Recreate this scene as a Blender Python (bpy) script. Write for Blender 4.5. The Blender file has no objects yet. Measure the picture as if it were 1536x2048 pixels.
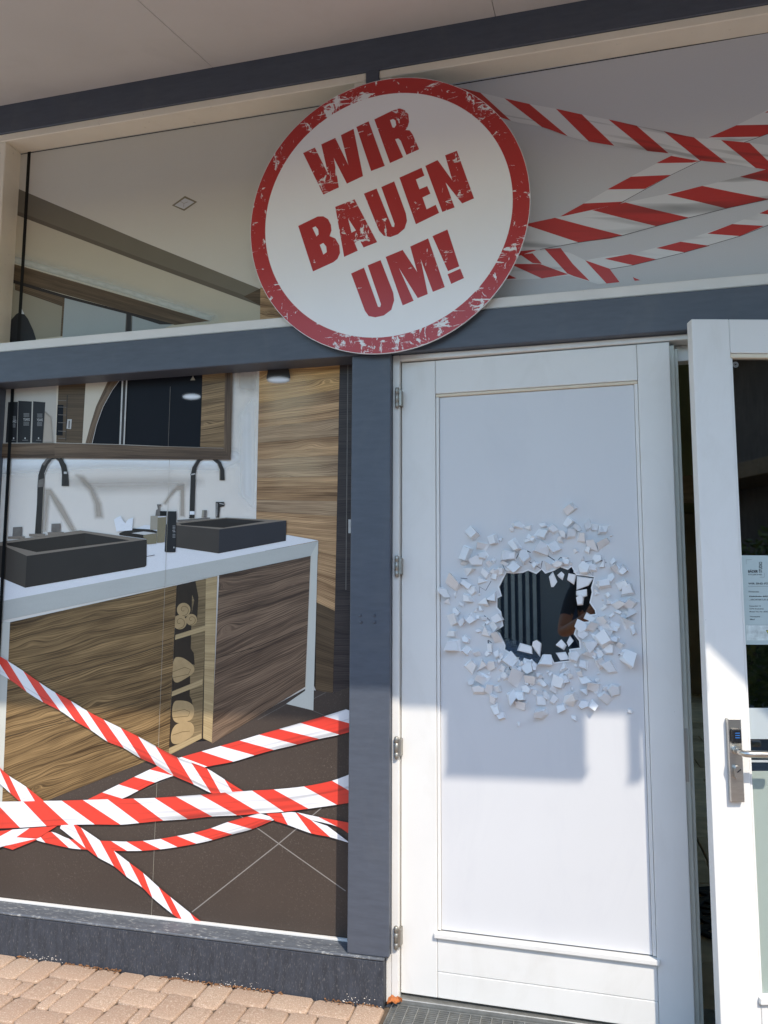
import bpy, bmesh, math, random
import numpy as np
from mathutils import Vector, Matrix, noise as mnoise
R = math.radians
random.seed(7)
scn = bpy.context.scene
COL = scn.collection

# ------------------------------------------------------------------ camera, sky, sun, exposure
YAW, PITCH, ROLL, FPX, DIST, HC = R(14.304), R(6.319), R(.219), 1540.0, 2.55, 1.305
CAM = Vector((0, -DIST, HC))
_f = Vector((-math.sin(YAW)*math.cos(PITCH), math.cos(YAW)*math.cos(PITCH), math.sin(PITCH)))
_r = Vector((math.cos(YAW), math.sin(YAW), 0)); _u = _r.cross(_f)
RIGHT = math.cos(ROLL)*_r + math.sin(ROLL)*_u
UP = -math.sin(ROLL)*_r + math.cos(ROLL)*_u
cam = bpy.data.cameras.new('camera'); cam_o = bpy.data.objects.new('camera', cam); COL.objects.link(cam_o)
cam.sensor_fit = 'HORIZONTAL'; cam.sensor_width = 36; cam.lens = FPX/1536*36
cam.clip_start = .01; cam.clip_end = 500
m3 = Matrix((RIGHT, UP, -_f)).transposed(); m4 = m3.to_4x4(); m4.translation = CAM
cam_o.matrix_world = m4
scn.camera = cam_o
scn.render.resolution_x, scn.render.resolution_y = 768, 1024

SUN = Vector((.75, -1.0, 1.32)).normalized()
EL = math.asin(SUN.z); AZ = math.atan2(SUN.x, SUN.y)
world = bpy.data.worlds.new('World'); scn.world = world; world.use_nodes = True
wn = world.node_tree; wn.nodes.clear()
sky = wn.nodes.new('ShaderNodeTexSky'); sky.sky_type = 'NISHITA'; sky.sun_disc = False
sky.sun_elevation = EL; sky.sun_rotation = AZ; sky.air_density = 1.7; sky.dust_density = .7; sky.ozone_density = 6.0
bg = wn.nodes.new('ShaderNodeBackground'); bg.inputs[1].default_value = .15
wo = wn.nodes.new('ShaderNodeOutputWorld')
wn.links.new(sky.outputs[0], bg.inputs[0]); wn.links.new(bg.outputs[0], wo.inputs[0])
sl = bpy.data.lights.new('sun', 'SUN'); sl.energy = 2.0; sl.angle = R(.5); sl.color = (1, .90, .77)
so = bpy.data.objects.new('sun', sl); COL.objects.link(so); so.rotation_euler = SUN.to_track_quat('Z', 'Y').to_euler()
scn.view_settings.view_transform = 'Standard'; scn.view_settings.look = 'None'
scn.view_settings.exposure = 1.22; scn.view_settings.gamma = 1; scn.view_settings.use_curve_mapping = False
scn.render.engine = 'CYCLES'
scn.cycles.max_bounces = 10; scn.cycles.diffuse_bounces = 5; scn.cycles.transparent_max_bounces = 24

# ------------------------------------------------------------------ materials
MATS = {}
def nodes(name):
    m = bpy.data.materials.new(name); m.use_nodes = True
    nt = m.node_tree; b = nt.nodes['Principled BSDF']
    return m, nt, b
def N(nt, t, **kw):
    n = nt.nodes.new(t)
    for k, v in kw.items():
        if k.startswith('i_'): n.inputs[int(k[2:])].default_value = v
        else: setattr(n, k, v)
    return n
def math_n(nt, op, a, b=None, c=None, clamp=False):
    n = nt.nodes.new('ShaderNodeMath'); n.operation = op; n.use_clamp = clamp
    for i, v in enumerate((a, b, c)):
        if v is None: continue
        if isinstance(v, (int, float)): n.inputs[i].default_value = v
        else: nt.links.new(v, n.inputs[i])
    return n.outputs[0]
def mixc(nt, fac, a, b):
    n = nt.nodes.new('ShaderNodeMix'); n.data_type = 'RGBA'
    for i, v in ((0, fac), (6, a), (7, b)):
        if isinstance(v, (int, float)): n.inputs[i].default_value = v
        elif isinstance(v, tuple): n.inputs[i].default_value = (*v[:3], 1)
        else: nt.links.new(v, n.inputs[i])
    return n.outputs[2]
def noise_n(nt, vec, scale, detail=4, rough=.55, dist=0):
    n = nt.nodes.new('ShaderNodeTexNoise'); n.inputs['Scale'].default_value = scale; n.inputs['Detail'].default_value = detail
    n.inputs['Roughness'].default_value = rough; n.inputs['Distortion'].default_value = dist
    if vec is not None: nt.links.new(vec, n.inputs['Vector'])
    return n.outputs[0]
def ramp_n(nt, fac, lo, hi):
    n = nt.nodes.new('ShaderNodeMapRange'); n.inputs[1].default_value = lo; n.inputs[2].default_value = hi; n.clamp = True
    nt.links.new(fac, n.inputs[0]); return n.outputs[0]
def mapping(nt, scale, kind='Object', loc=(0, 0, 0), rot=(0, 0, 0)):
    tc = nt.nodes.new('ShaderNodeTexCoord'); mp = nt.nodes.new('ShaderNodeMapping')
    mp.inputs['Scale'].default_value = scale; mp.inputs['Location'].default_value = loc; mp.inputs['Rotation'].default_value = rot
    nt.links.new(tc.outputs[kind], mp.inputs[0]); return mp.outputs[0]
def bump(nt, b, h, strength=.3, dist=.002):
    n = nt.nodes.new('ShaderNodeBump'); n.inputs['Strength'].default_value = strength; n.inputs['Distance'].default_value = dist
    nt.links.new(h, n.inputs['Height']); nt.links.new(n.outputs[0], b.inputs['Normal'])

def mat(name, col, rough=.6, metal=0, var=.0, vscale=6, dirt=None, spec=.5, bmp=0, bscale=80, vstretch=(1, 1, 1), coat=0, smudge=None):
    """plain surface: base colour with slow mottling, optional speckled dirt, fine relief"""
    if name in MATS: return MATS[name]
    m, nt, b = nodes(name)
    b.inputs['Roughness'].default_value = rough; b.inputs['Metallic'].default_value = metal
    b.inputs['Specular IOR Level'].default_value = spec; b.inputs['Coat Weight'].default_value = coat
    c = tuple(col)
    out = None
    if var:
        v = noise_n(nt, mapping(nt, vstretch), vscale, 6, .6)
        out = mixc(nt, ramp_n(nt, v, .3, .7), tuple(x*(1-var) for x in c), tuple(min(1, x*(1+var)) for x in c))
    if dirt:
        dc, sc, lo, hi = dirt
        d = noise_n(nt, mapping(nt, vstretch, loc=(3, 7, 1)), sc, 8, .7)
        out = mixc(nt, ramp_n(nt, d, lo, hi), out if out else c, dc)
    if smudge:
        sc_, ss, lo, hi, amt = smudge
        d = noise_n(nt, mapping(nt, (1, 1, .45), loc=(9, 2, 5)), ss, 6, .65, .8)
        out = mixc(nt, math_n(nt, 'MULTIPLY', ramp_n(nt, d, lo, hi), amt), out if out else c, sc_)
    if out: nt.links.new(out, b.inputs['Base Color'])
    else: b.inputs['Base Color'].default_value = (*c, 1)
    if bmp: bump(nt, b, noise_n(nt, mapping(nt, vstretch), bscale, 5, .6), bmp, .001)
    MATS[name] = m; return m

def printed(name, col, var=.06, vscale=5, rough=.42, stretch=(1, 1, 1), alpha_attr=False, spec=.22, speck=None):
    """flat ink on vinyl film"""
    if name in MATS: return MATS[name]
    m, nt, b = nodes(name)
    b.inputs['Roughness'].default_value = rough; b.inputs['Specular IOR Level'].default_value = spec
    v = noise_n(nt, mapping(nt, stretch), vscale, 5, .6)
    g = noise_n(nt, mapping(nt, (1, 1, 1)), 320, 2, .6)
    c0 = mixc(nt, ramp_n(nt, v, .3, .7), tuple(x*(1-var) for x in col), tuple(min(1, x*(1+var)) for x in col))
    c1 = mixc(nt, ramp_n(nt, g, .25, .75), c0, tuple(min(1, x*1.08) for x in col))
    if speck:
        k = noise_n(nt, mapping(nt, (1, 1, 1), loc=(5, 1, 3)), 170, 6, .75); k2 = noise_n(nt, mapping(nt, (1, 1, 1), loc=(1, 1, 8)), 2.2, 3, .5)
        c1 = mixc(nt, math_n(nt, 'MULTIPLY', ramp_n(nt, k, .56, .74), ramp_n(nt, k2, .35, .75)), c1, speck)
    nt.links.new(c1, b.inputs['Base Color'])
    if alpha_attr:
        at = nt.nodes.new('ShaderNodeAttribute'); at.attribute_name = 'ink'
        nt.links.new(at.outputs['Fac'], b.inputs['Alpha'])
    MATS[name] = m; return m

def printed_wood(name, dark, light, grain=1.0, contrast=1.0, seedv=0.0, knots=True, warp=.16, bias=.43, rough=.42):
    """print of weathered boards: UV u runs along the grain, v across (units: 100 photo pixels)"""
    if name in MATS: return MATS[name]
    m, nt, b = nodes(name)
    b.inputs['Roughness'].default_value = rough; b.inputs['Specular IOR Level'].default_value = .22
    uv = nt.nodes.new('ShaderNodeUVMap')
    sep = nt.nodes.new('ShaderNodeSeparateXYZ'); nt.links.new(uv.outputs[0], sep.inputs[0])
    u = math_n(nt, 'ADD', sep.outputs[0], seedv); v = math_n(nt, 'ADD', sep.outputs[1], seedv*1.7)
    def comb(a, b_, c=0.0):
        n = nt.nodes.new('ShaderNodeCombineXYZ'); nt.links.new(a, n.inputs[0]); nt.links.new(b_, n.inputs[1]); n.inputs[2].default_value = c; return n.outputs[0]
    w1 = noise_n(nt, comb(math_n(nt, 'MULTIPLY', u, .5), math_n(nt, 'MULTIPLY', v, 1.5)), 1.0, 2, .5)
    w2 = noise_n(nt, comb(math_n(nt, 'MULTIPLY', u, 1.5), math_n(nt, 'MULTIPLY', v, 5.)), 1.0, 2, .5)
    vw = math_n(nt, 'ADD', v, math_n(nt, 'ADD', math_n(nt, 'MULTIPLY', w1, warp), math_n(nt, 'MULTIPLY', w2, .028)))
    if knots:
        kv = nt.nodes.new('ShaderNodeTexVoronoi'); kv.inputs['Scale'].default_value = 1.0
        nt.links.new(comb(math_n(nt, 'MULTIPLY', u, .8), math_n(nt, 'MULTIPLY', v, 2.3), 3.3), kv.inputs['Vector'])
        kd = math_n(nt, 'SUBTRACT', 1.0, math_n(nt, 'MULTIPLY', kv.outputs['Distance'], 2.4), clamp=True)
        vw = math_n(nt, 'ADD', vw, math_n(nt, 'MULTIPLY', math_n(nt, 'MULTIPLY', kd, kd), .16))
    fine = noise_n(nt, comb(math_n(nt, 'MULTIPLY', u, .42), math_n(nt, 'MULTIPLY', vw, 46*grain), 2.), 1.0, 3, .6)
    hair = noise_n(nt, comb(math_n(nt, 'MULTIPLY', u, 1.1), math_n(nt, 'MULTIPLY', vw, 130*grain), 7.), 1.0, 2, .5)
    rings = math_n(nt, 'MULTIPLY_ADD', math_n(nt, 'SINE', math_n(nt, 'MULTIPLY', vw, 150*grain)), .5, .5)
    amp = ramp_n(nt, noise_n(nt, comb(math_n(nt, 'MULTIPLY', u, .8), math_n(nt, 'MULTIPLY', v, 3.), 5.), 1., 3, .6), .35, .7)
    broad = noise_n(nt, comb(math_n(nt, 'MULTIPLY', u, .22), math_n(nt, 'MULTIPLY', vw, 6.5), 9.), 1.0, 4, .6)
    f = math_n(nt, 'ADD', math_n(nt, 'MULTIPLY', fine, .62), math_n(nt, 'MULTIPLY', math_n(nt, 'MULTIPLY', rings, amp), .22))
    f = math_n(nt, 'ADD', f, math_n(nt, 'MULTIPLY', math_n(nt, 'SUBTRACT', hair, .5), .8))
    f = math_n(nt, 'ADD', f, math_n(nt, 'MULTIPLY', math_n(nt, 'SUBTRACT', broad, .5), .85))
    f = math_n(nt, 'MULTIPLY_ADD', math_n(nt, 'SUBTRACT', f, bias), 1.7*contrast, .5, clamp=True)
    col = mixc(nt, f, dark, light)
    if knots:
        k = math_n(nt, 'MULTIPLY', ramp_n(nt, math_n(nt, 'ADD', kd, math_n(nt, 'MULTIPLY', fine, .12)), .86, .98), ramp_n(nt, broad, .42, .55))
        col = mixc(nt, math_n(nt, 'MULTIPLY', k, .8), col, tuple(x*.35 for x in dark))
    crk = noise_n(nt, comb(math_n(nt, 'MULTIPLY', u, .3), math_n(nt, 'MULTIPLY', vw, 16*grain), 21.), 1.0, 3, .55)
    col = mixc(nt, math_n(nt, 'MULTIPLY', ramp_n(nt, crk, .65, .73), .5), col, tuple(x*.3 for x in dark))
    nt.links.new(col, b.inputs['Base Color'])
    MATS[name] = m; return m

def tape_mat(name, col):
    m, nt, b = nodes(name)
    b.inputs['Roughness'].default_value = .3
    uv = nt.nodes.new('ShaderNodeUVMap')
    mp = nt.nodes.new('ShaderNodeMapping'); mp.inputs['Scale'].default_value = (.22, 2.2, 1); nt.links.new(uv.outputs[0], mp.inputs[0])
    w = noise_n(nt, mp.outputs[0], 1.6, 2, .45, .5)
    c = mixc(nt, ramp_n(nt, w, .53, .74), col, tuple(x*.42+.01 for x in col))
    nt.links.new(c, b.inputs['Base Color']); MATS[name] = m; return m

def glass_mat(name, tint=(.86, .9, .88), ior=1.55):
    m = bpy.data.materials.new(name); m.use_nodes = True; nt = m.node_tree; nt.nodes.clear()
    o = nt.nodes.new('ShaderNodeOutputMaterial'); t = nt.nodes.new('ShaderNodeBsdfTransparent'); t.inputs[0].default_value = (*tint, 1)
    g = nt.nodes.new('ShaderNodeBsdfGlossy'); g.inputs['Roughness'].default_value = .015
    f = nt.nodes.new('ShaderNodeFresnel'); f.inputs[0].default_value = ior
    mx = nt.nodes.new('ShaderNodeMixShader')
    nt.links.new(f.outputs[0], mx.inputs[0]); nt.links.new(t.outputs[0], mx.inputs[1]); nt.links.new(g.outputs[0], mx.inputs[2]); nt.links.new(mx.outputs[0], o.inputs[0])
    return m

def grunge_mat(name, red, white, base=.715):
    m, nt, b = nodes(name); b.inputs['Roughness'].default_value = .28
    big = noise_n(nt, mapping(nt, (1, 1, 1), loc=(4, 0, 2)), 4.3, 3, .6)
    st = noise_n(nt, mapping(nt, (34, 34, 14), rot=(0, R(25), 0)), 1.0, 7, .72, .6)
    st2 = noise_n(nt, mapping(nt, (12, 12, 40), rot=(0, R(10), 0)), 1.0, 6, .7, 1.4)
    thr = math_n(nt, 'MULTIPLY_ADD', ramp_n(nt, big, .36, .70), -.185, base)
    a = ramp_n(nt, math_n(nt, 'SUBTRACT', st, thr), -.004, .012)
    c = ramp_n(nt, math_n(nt, 'SUBTRACT', st2, thr), .0, .012)
    k = math_n(nt, 'MAXIMUM', a, c)
    nt.links.new(mixc(nt, k, red, white), b.inputs['Base Color']); MATS[name] = m; return m

def paver_mat():
    m, nt, b = nodes('concrete_paver'); b.inputs['Roughness'].default_value = .9
    oi = nt.nodes.new('ShaderNodeObjectInfo'); at = nt.nodes.new('ShaderNodeAttribute'); at.attribute_name = 'tone'
    tone = math_n(nt, 'FRACT', math_n(nt, 'ADD', oi.outputs['Random'], at.outputs['Fac']))
    geo = nt.nodes.new('ShaderNodeNewGeometry')
    sp = noise_n(nt, geo.outputs['Position'], 300, 3, .7); sp2 = noise_n(nt, geo.outputs['Position'], 9, 4, .6); sp3 = noise_n(nt, geo.outputs['Position'], 150, 3, .7)
    base = mixc(nt, tone, (.42, .275, .20), (.57, .405, .30))
    c = mixc(nt, ramp_n(nt, sp, .38, .66), tuple(x for x in (.36, .25, .165)), base)
    c = mixc(nt, ramp_n(nt, sp, .6, .72), c, (.68, .56, .42))
    c = mixc(nt, math_n(nt, 'MULTIPLY', ramp_n(nt, sp2, .5, .75), .35), c, (.42, .32, .23))
    c = mixc(nt, math_n(nt, 'MULTIPLY', ramp_n(nt, sp3, .56, .68), .5), c, (.74, .63, .48)); c = mixc(nt, math_n(nt, 'MULTIPLY', ramp_n(nt, sp3, .44, .33), .5), c, (.27, .18, .115))
    nt.links.new(c, b.inputs['Base Color']); bump(nt, b, sp3, .6, .002)
    MATS['paver'] = m; return m

slate = mat('slate_grey_paint', (.074, .086, .110), .46, smudge=((.13, .135, .14), 6, .55, .8, .3), var=.10, vscale=14, vstretch=(1, 1, 5), dirt=((.16, .165, .17), 120, .66, .8), bmp=.12, bscale=60)
slate_worn = mat('weathered_slate_paint', (.036, .041, .053), .66, var=.3, vscale=14, vstretch=(4, 4, 1), dirt=((.26, .25, .235), 75, .55, .82), bmp=.2, bscale=70)
sillm = mat('peeling_sill_paint', (.10, .11, .125), .6, var=.2, vscale=18, vstretch=(1, 3, 1), dirt=((.42, .42, .40), 45, .55, .68), bmp=.4, bscale=50)
white = mat('white_door_paint', (.735, .725, .695), .42, smudge=((.52, .49, .43), 7, .52, .74, .20), var=.03, vscale=3, dirt=((.30, .27, .22), 75, .672, .70), bmp=.05, bscale=30)
white2 = mat('white_frame_paint', (.72, .70, .66), .5, var=.05, vscale=5, dirt=((.38, .34, .28), 35, .66, .78), bmp=.08, bscale=40)
soffitm = mat('soffit_board', (.66, .62, .575), .75, var=.03, vscale=2, smudge=((.52, .48, .43), 3, .5, .78, .35))
cream = mat('cream_frame_paint', (.83, .75, .60), .5, var=.05, vscale=5, dirt=((.42, .36, .27), 35, .64, .78), bmp=.08, bscale=40)
panelw = mat('white_vinyl_panel', (.635, .64, .65), .38, var=.015, vscale=2.5, smudge=((.52, .53, .56), 4, .5, .75, .35))
chipm = mat('white_chip', (.77, .78, .79), .55)
steel = mat('brushed_steel', (.56, .54, .50), .32, 1, var=.08, vscale=40, vstretch=(1, 1, 8))
hingem = mat('dull_hinge_metal', (.36, .34, .30), .45, .85, var=.15, vscale=40)
black = mat('black_plastic', (.012, .012, .014), .25)
rubber = mat('black_rubber', (.012, .012, .012), .8)
galv = mat('galvanised_steel', (.36, .36, .34), .5, .75, var=.2, vscale=30, dirt=((.30, .20, .10), 18, .66, .75))
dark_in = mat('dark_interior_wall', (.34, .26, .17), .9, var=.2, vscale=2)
signwhite = mat('sign_white', (.87, .86, .84), .26, var=.01)
signred = grunge_mat('sign_red_distressed', (.44, .028, .025), (.78, .77, .75), .725)
signring = grunge_mat('sign_red_ring', (.44, .028, .025), (.78, .77, .75), .685)
tapew = tape_mat('printed_tape_white', (.80, .80, .82)); taper = tape_mat('printed_tape_red', (.72, .055, .035))
tapew2 = tape_mat('printed_pale_tape_white', (.70, .70, .70)); taper2 = tape_mat('printed_deep_tape_red', (.50, .035, .030))
glass = glass_mat('clear_glass'); glassd = glass_mat('door_glass', (.7, .75, .72), 2.5)
paverm = paver_mat()

# ------------------------------------------------------------------ object helpers
def link(o, parent=None):
    COL.objects.link(o)
    if parent: o.parent = parent
    return o
def mesh_obj(name, verts, faces, m, parent=None, smooth=False, uvs=None):
    me = bpy.data.meshes.new(name); me.from_pydata([tuple(v) for v in verts], [], faces); me.update()
    for x in (m if isinstance(m, (list, tuple)) else [m]): me.materials.append(x)
    if uvs is not None:
        l = me.uv_layers.new(name='UVMap')
        for lo in me.loops: l.data[lo.index].uv = uvs[lo.vertex_index]
    if smooth:
        for p in me.polygons: p.use_smooth = True
    o = bpy.data.objects.new(name, me); return link(o, parent)
def bm_obj(name, bm, m, parent=None, smooth=False):
    me = bpy.data.meshes.new(name); bmesh.ops.recalc_face_normals(bm, faces=bm.faces); bm.to_mesh(me); bm.free()
    for x in (m if isinstance(m, (list, tuple)) else [m]): me.materials.append(x)
    if smooth:
        for p in me.polygons: p.use_smooth = True
    o = bpy.data.objects.new(name, me); return link(o, parent)
def add_box(bm, x0, x1, y0, y1, z0, z1, bev=0, seg=1):
    v = [bm.verts.new((x, y, z)) for x in (x0, x1) for y in (y0, y1) for z in (z0, z1)]
    fs = [(0, 1, 3, 2), (4, 6, 7, 5), (0, 4, 5, 1), (2, 3, 7, 6), (0, 2, 6, 4), (1, 5, 7, 3)]
    f = [bm.faces.new([v[i] for i in q]) for q in fs]
    if bev:
        es = list({e for q in f for e in q.edges}); bmesh.ops.bevel(bm, geom=es, offset=bev, segments=seg, affect='EDGES', profile=.5)
def box(name, x0, x1, y0, y1, z0, z1, m, parent=None, bev=.002, seg=1):
    bm = bmesh.new(); add_box(bm, x0, x1, y0, y1, z0, z1, bev, seg); return bm_obj(name, bm, m, parent)
def tag(o, label=None, cat=None, group=None, kind=None):
    if label: o['label'] = label
    if cat: o['category'] = cat
    if group: o['group'] = group
    if kind: o['kind'] = kind
    return o
def empty(name, loc=(0, 0, 0), rz=0):
    o = bpy.data.objects.new(name, None); COL.objects.link(o); o.location = loc; o.rotation_euler = (0, 0, rz); o.empty_display_size = .1; return o
def tube(bm, pts, rad, n=10, caps=True):
    rings = []; pts = [Vector(p) for p in pts]; rads = rad if isinstance(rad, (list, tuple)) else [rad]*len(pts)
    ref = None
    for i, p in enumerate(pts):
        t = (pts[min(i+1, len(pts)-1)] - pts[max(i-1, 0)]).normalized()
        if ref is None: ref = t.orthogonal().normalized()
        ref = (ref - t*ref.dot(t)).normalized(); b2 = t.cross(ref)
        rings.append([bm.verts.new(p + (ref*math.cos(a)+b2*math.sin(a))*rads[i]) for a in (2*math.pi*k/n for k in range(n))])
    for a, b in zip(rings, rings[1:]):
        for k in range(n): bm.faces.new((a[k], a[(k+1) % n], b[(k+1) % n], b[k]))
    if caps: bm.faces.new(rings[0][::-1]); bm.faces.new(rings[-1])

class Plane:
    """a flat surface standing in the place: origin, turn about Z; .p() gives local points on it"""
    def __init__(s, o, a=0.0):
        s.o = Vector(o); s.a = a; s.M = Matrix.Translation(s.o) @ Matrix.Rotation(a, 4, 'Z'); s.I = s.M.inverted(); s.k = 0; s.root = None; s.yb = 0.0
    def p(s, px, py, off=0.0):
        d = RIGHT*((px-768)/FPX) - UP*((py-1024)/FPX) + _f
        c = s.I @ CAM; dl = s.I.to_3x3() @ d; t = (s.yb-c.y)/dl.y; q = c + dl*t
        return Vector((q.x, s.yb-off, q.z))
    def next(s): s.k += 1; return s.k*4e-5
    def poly(s, name, pts, m, parent=None, off=None, holes=(), label=None, ang=0.0):
        off = s.next() if off is None else off
        par = parent or s.root
        if holes:
            bm = bmesh.new(); es = []
            for lp in [pts]+list(holes):
                vs = [bm.verts.new(s.p(x, y, off)) for x, y in lp]
                es += [bm.edges.new((vs[i], vs[(i+1) % len(vs)])) for i in range(len(vs))]
            bmesh.ops.triangle_fill(bm, use_beauty=True, use_dissolve=False, edges=es, normal=(0, -1, 0))
            o = bm_obj(name, bm, m, par)
        else:
            c, s_ = math.cos(ang), math.sin(ang)
            o = mesh_obj(name, [s.p(x, y, off) for x, y in pts], [tuple(range(len(pts)))], m, par, uvs=[((x*c+y*s_)/100, (-x*s_+y*c)/100) for x, y in pts])
        if label: o['label'] = label
        return o
    def quad(s, name, q, m, parent=None, n=8, usc=None, vsc=None, uo=0, vo=0, label=None):
        off = s.next(); a, b, c, d = [Vector((*x, 0)) for x in q]
        ul = usc or ((b-a).length+(c-d).length)/200; vl = vsc or ((d-a).length+(c-b).length)/200
        V, F, U = [], [], []
        for j in range(n+1):
            for i in range(n+1):
                x, y = i/n, j/n; p = (a*(1-x)+b*x)*(1-y)+(d*(1-x)+c*x)*y
                V.append(s.p(p.x, p.y, off)); U.append((uo+x*ul, vo+y*vl))
        for j in range(n):
            for i in range(n): k = j*(n+1)+i; F.append((k, k+1, k+n+2, k+n+1))
        o = mesh_obj(name, V, F, m, parent or s.root, uvs=U)
        if label: o['label'] = label
        return o
    def soft(s, name, pts, m, w, parent=None, amt=1.0):
        off = s.next(); P = np.array(pts, float); x0, y0 = P.min(0)-w*.6; x1, y1 = P.max(0)+w*.6
        nx = int(min(44, max(8, (x1-x0)/max(2, w*.22)))); ny = int(min(44, max(8, (y1-y0)/max(2, w*.22))))
        gx, gy = np.meshgrid(np.linspace(x0, x1, nx+1), np.linspace(y0, y1, ny+1)); q = np.stack([gx.ravel(), gy.ravel()], 1)
        d = np.full(len(q), 1e9); ins = np.zeros(len(q), bool); n = len(P)
        for i in range(n):
            a, b = P[i], P[(i+1) % n]; e = b-a; t = np.clip(((q-a)@e)/max(e@e, 1e-9), 0, 1)
            d = np.minimum(d, np.hypot(*(q-a-t[:, None]*e).T))
            c = ((a[1] > q[:, 1]) != (b[1] > q[:, 1])); xx = a[0]+(q[:, 1]-a[1])/(e[1] if abs(e[1]) > 1e-9 else 1e-9)*e[0]; ins ^= c & (q[:, 0] < xx)
        al = np.clip(.5-np.where(ins, -d, d)/w, 0, 1); al = al*al*(3-2*al)*amt
        F = [(j*(nx+1)+i, j*(nx+1)+i+1, (j+1)*(nx+1)+i+1, (j+1)*(nx+1)+i) for j in range(ny) for i in range(nx)]
        F = [f for f in F if max(al[k] for k in f) > .004]
        o = mesh_obj(name, [s.p(x, y, off) for x, y in q], F, m, parent or s.root)
        at = o.data.attributes.new('ink', 'FLOAT', 'POINT'); at.data.foreach_set('value', al.astype(np.float32))
        return o
    def line(s, name, pts, w, m, parent=None):
        P = [Vector(q) for q in pts]; L, Rr = [], []
        for i in range(len(P)):
            t = (P[min(i+1, len(P)-1)]-P[max(i-1, 0)]).normalized(); nn = Vector((-t.y, t.x))*w*.5
            L.append(P[i]+nn); Rr.append(P[i]-nn)
        return s.poly(name, [tuple(q) for q in L]+[tuple(q) for q in Rr[::-1]], m, parent)
    def tape(s, name, bounds, first_red, mw, mr, label, parent=None, sub=4):
        """bounds: [(top point, bottom point)] of every stripe edge in order"""
        off = s.next(); T = [Vector(b[0]) for b in bounds]; B = [Vector(b[1]) for b in bounds]
        def cr(P, i, t):
            p0, p1, p2, p3 = P[max(i-1, 0)], P[i], P[min(i+1, len(P)-1)], P[min(i+2, len(P)-1)]
            return .5*((2*p1)+(p2-p0)*t+(2*p0-5*p1+4*p2-p3)*t*t+(3*p1-p0-3*p2+p3)*t**3)
        V, F, U, MI = [], [], [], []; d = 0; nv = 3
        for i in range(len(T)-1):
            for k in range(sub+1):
                t = k/sub; a, b = cr(T, i, t), cr(B, i, t)
                if k: d += (a-pa).length/100
                pa = a
                for j in range(nv+1): q = a.lerp(b, j/nv); V.append(s.p(q.x, q.y, off)); U.append((d, j/nv))
            base = len(V)-(sub+1)*(nv+1)
            for k in range(sub):
                for j in range(nv):
                    c0 = base+k*(nv+1)+j; F.append((c0, c0+1, c0+nv+2, c0+nv+1)); MI.append(1 if (i % 2 == 0) == first_red else 0)
        o = mesh_obj(name, V, F, [mw, mr], parent or s.root, uvs=U)
        for p, mi in zip(o.data.polygons, MI): p.material_index = mi
        o['label'] = label; return o

def text_mesh(s, size, spacing=1.0, weight=0.0):
    cu = bpy.data.curves.new('t', 'FONT'); cu.body = s; cu.size = size; cu.space_character = spacing; cu.offset = weight; cu.resolution_u = 3
    o = bpy.data.objects.new('t', cu); COL.objects.link(o)
    dg = bpy.context.evaluated_depsgraph_get(); me = bpy.data.meshes.new_from_object(o.evaluated_get(dg))
    bpy.data.objects.remove(o); bpy.data.curves.remove(cu); return me
def text_on(pl, name, s, px, py, hpx, m, parent, wpx=None, vertical=False, weight=0.0, off=None):
    """lettering lying on a Plane, lower left corner at a point, cap height and width as given"""
    me = text_mesh(s, 1.0, weight=weight); xs = [v.co.x for v in me.vertices]; ys = [v.co.y for v in me.vertices]
    if not xs: return
    x0, w, h = min(xs), max(xs)-min(xs), max(ys)-max(0, min(ys)); off = pl.next() if off is None else off
    a = pl.p(px, py, off); up = pl.p(px, py-hpx, off)-a
    if vertical: ux = pl.p(px, py-(wpx or hpx*len(s)*.6), off)-a; up = pl.p(px-hpx, py, off)-a
    else: ux = pl.p(px+(wpx or hpx*w/h), py, off)-a
    for v in me.vertices: q = a+ux*((v.co.x-x0)/w)+up*(v.co.y/h); v.co = q
    me.materials.append(m); o = bpy.data.objects.new(name, me); return link(o, parent)

# ------------------------------------------------------------------ ground
fm = mat('forecourt_paving', (.46, .445, .42), .9, var=.12, vscale=7, bmp=.3, bscale=60)
am = mat('asphalt', (.055, .055, .055), .9, var=.2, vscale=3, bmp=.3, bscale=150)
gm = mat('sandy_joint_ground', (.11, .08, .055), .95, var=.25, vscale=40, bmp=.4, bscale=120)
g = mesh_obj('road', [(-60, -90, -.014), (60, -90, -.014), (60, .2, -.014), (-60, .2, -.014)], [(0, 1, 2, 3)], am); g['kind'] = 'structure'
g = mesh_obj('forecourt', [(-14, -7.2, -.012), (14, -7.2, -.012), (14, .1, -.012), (-14, .1, -.012)], [(0, 1, 2, 3)], fm); g['kind'] = 'structure'
g = mesh_obj('ground', [(-4.25, -3.53, -.010), (2.95, -3.53, -.010), (2.95, .02, -.010), (-4.25, .02, -.010)], [(0, 1, 2, 3)], gm); g['kind'] = 'structure'
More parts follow.
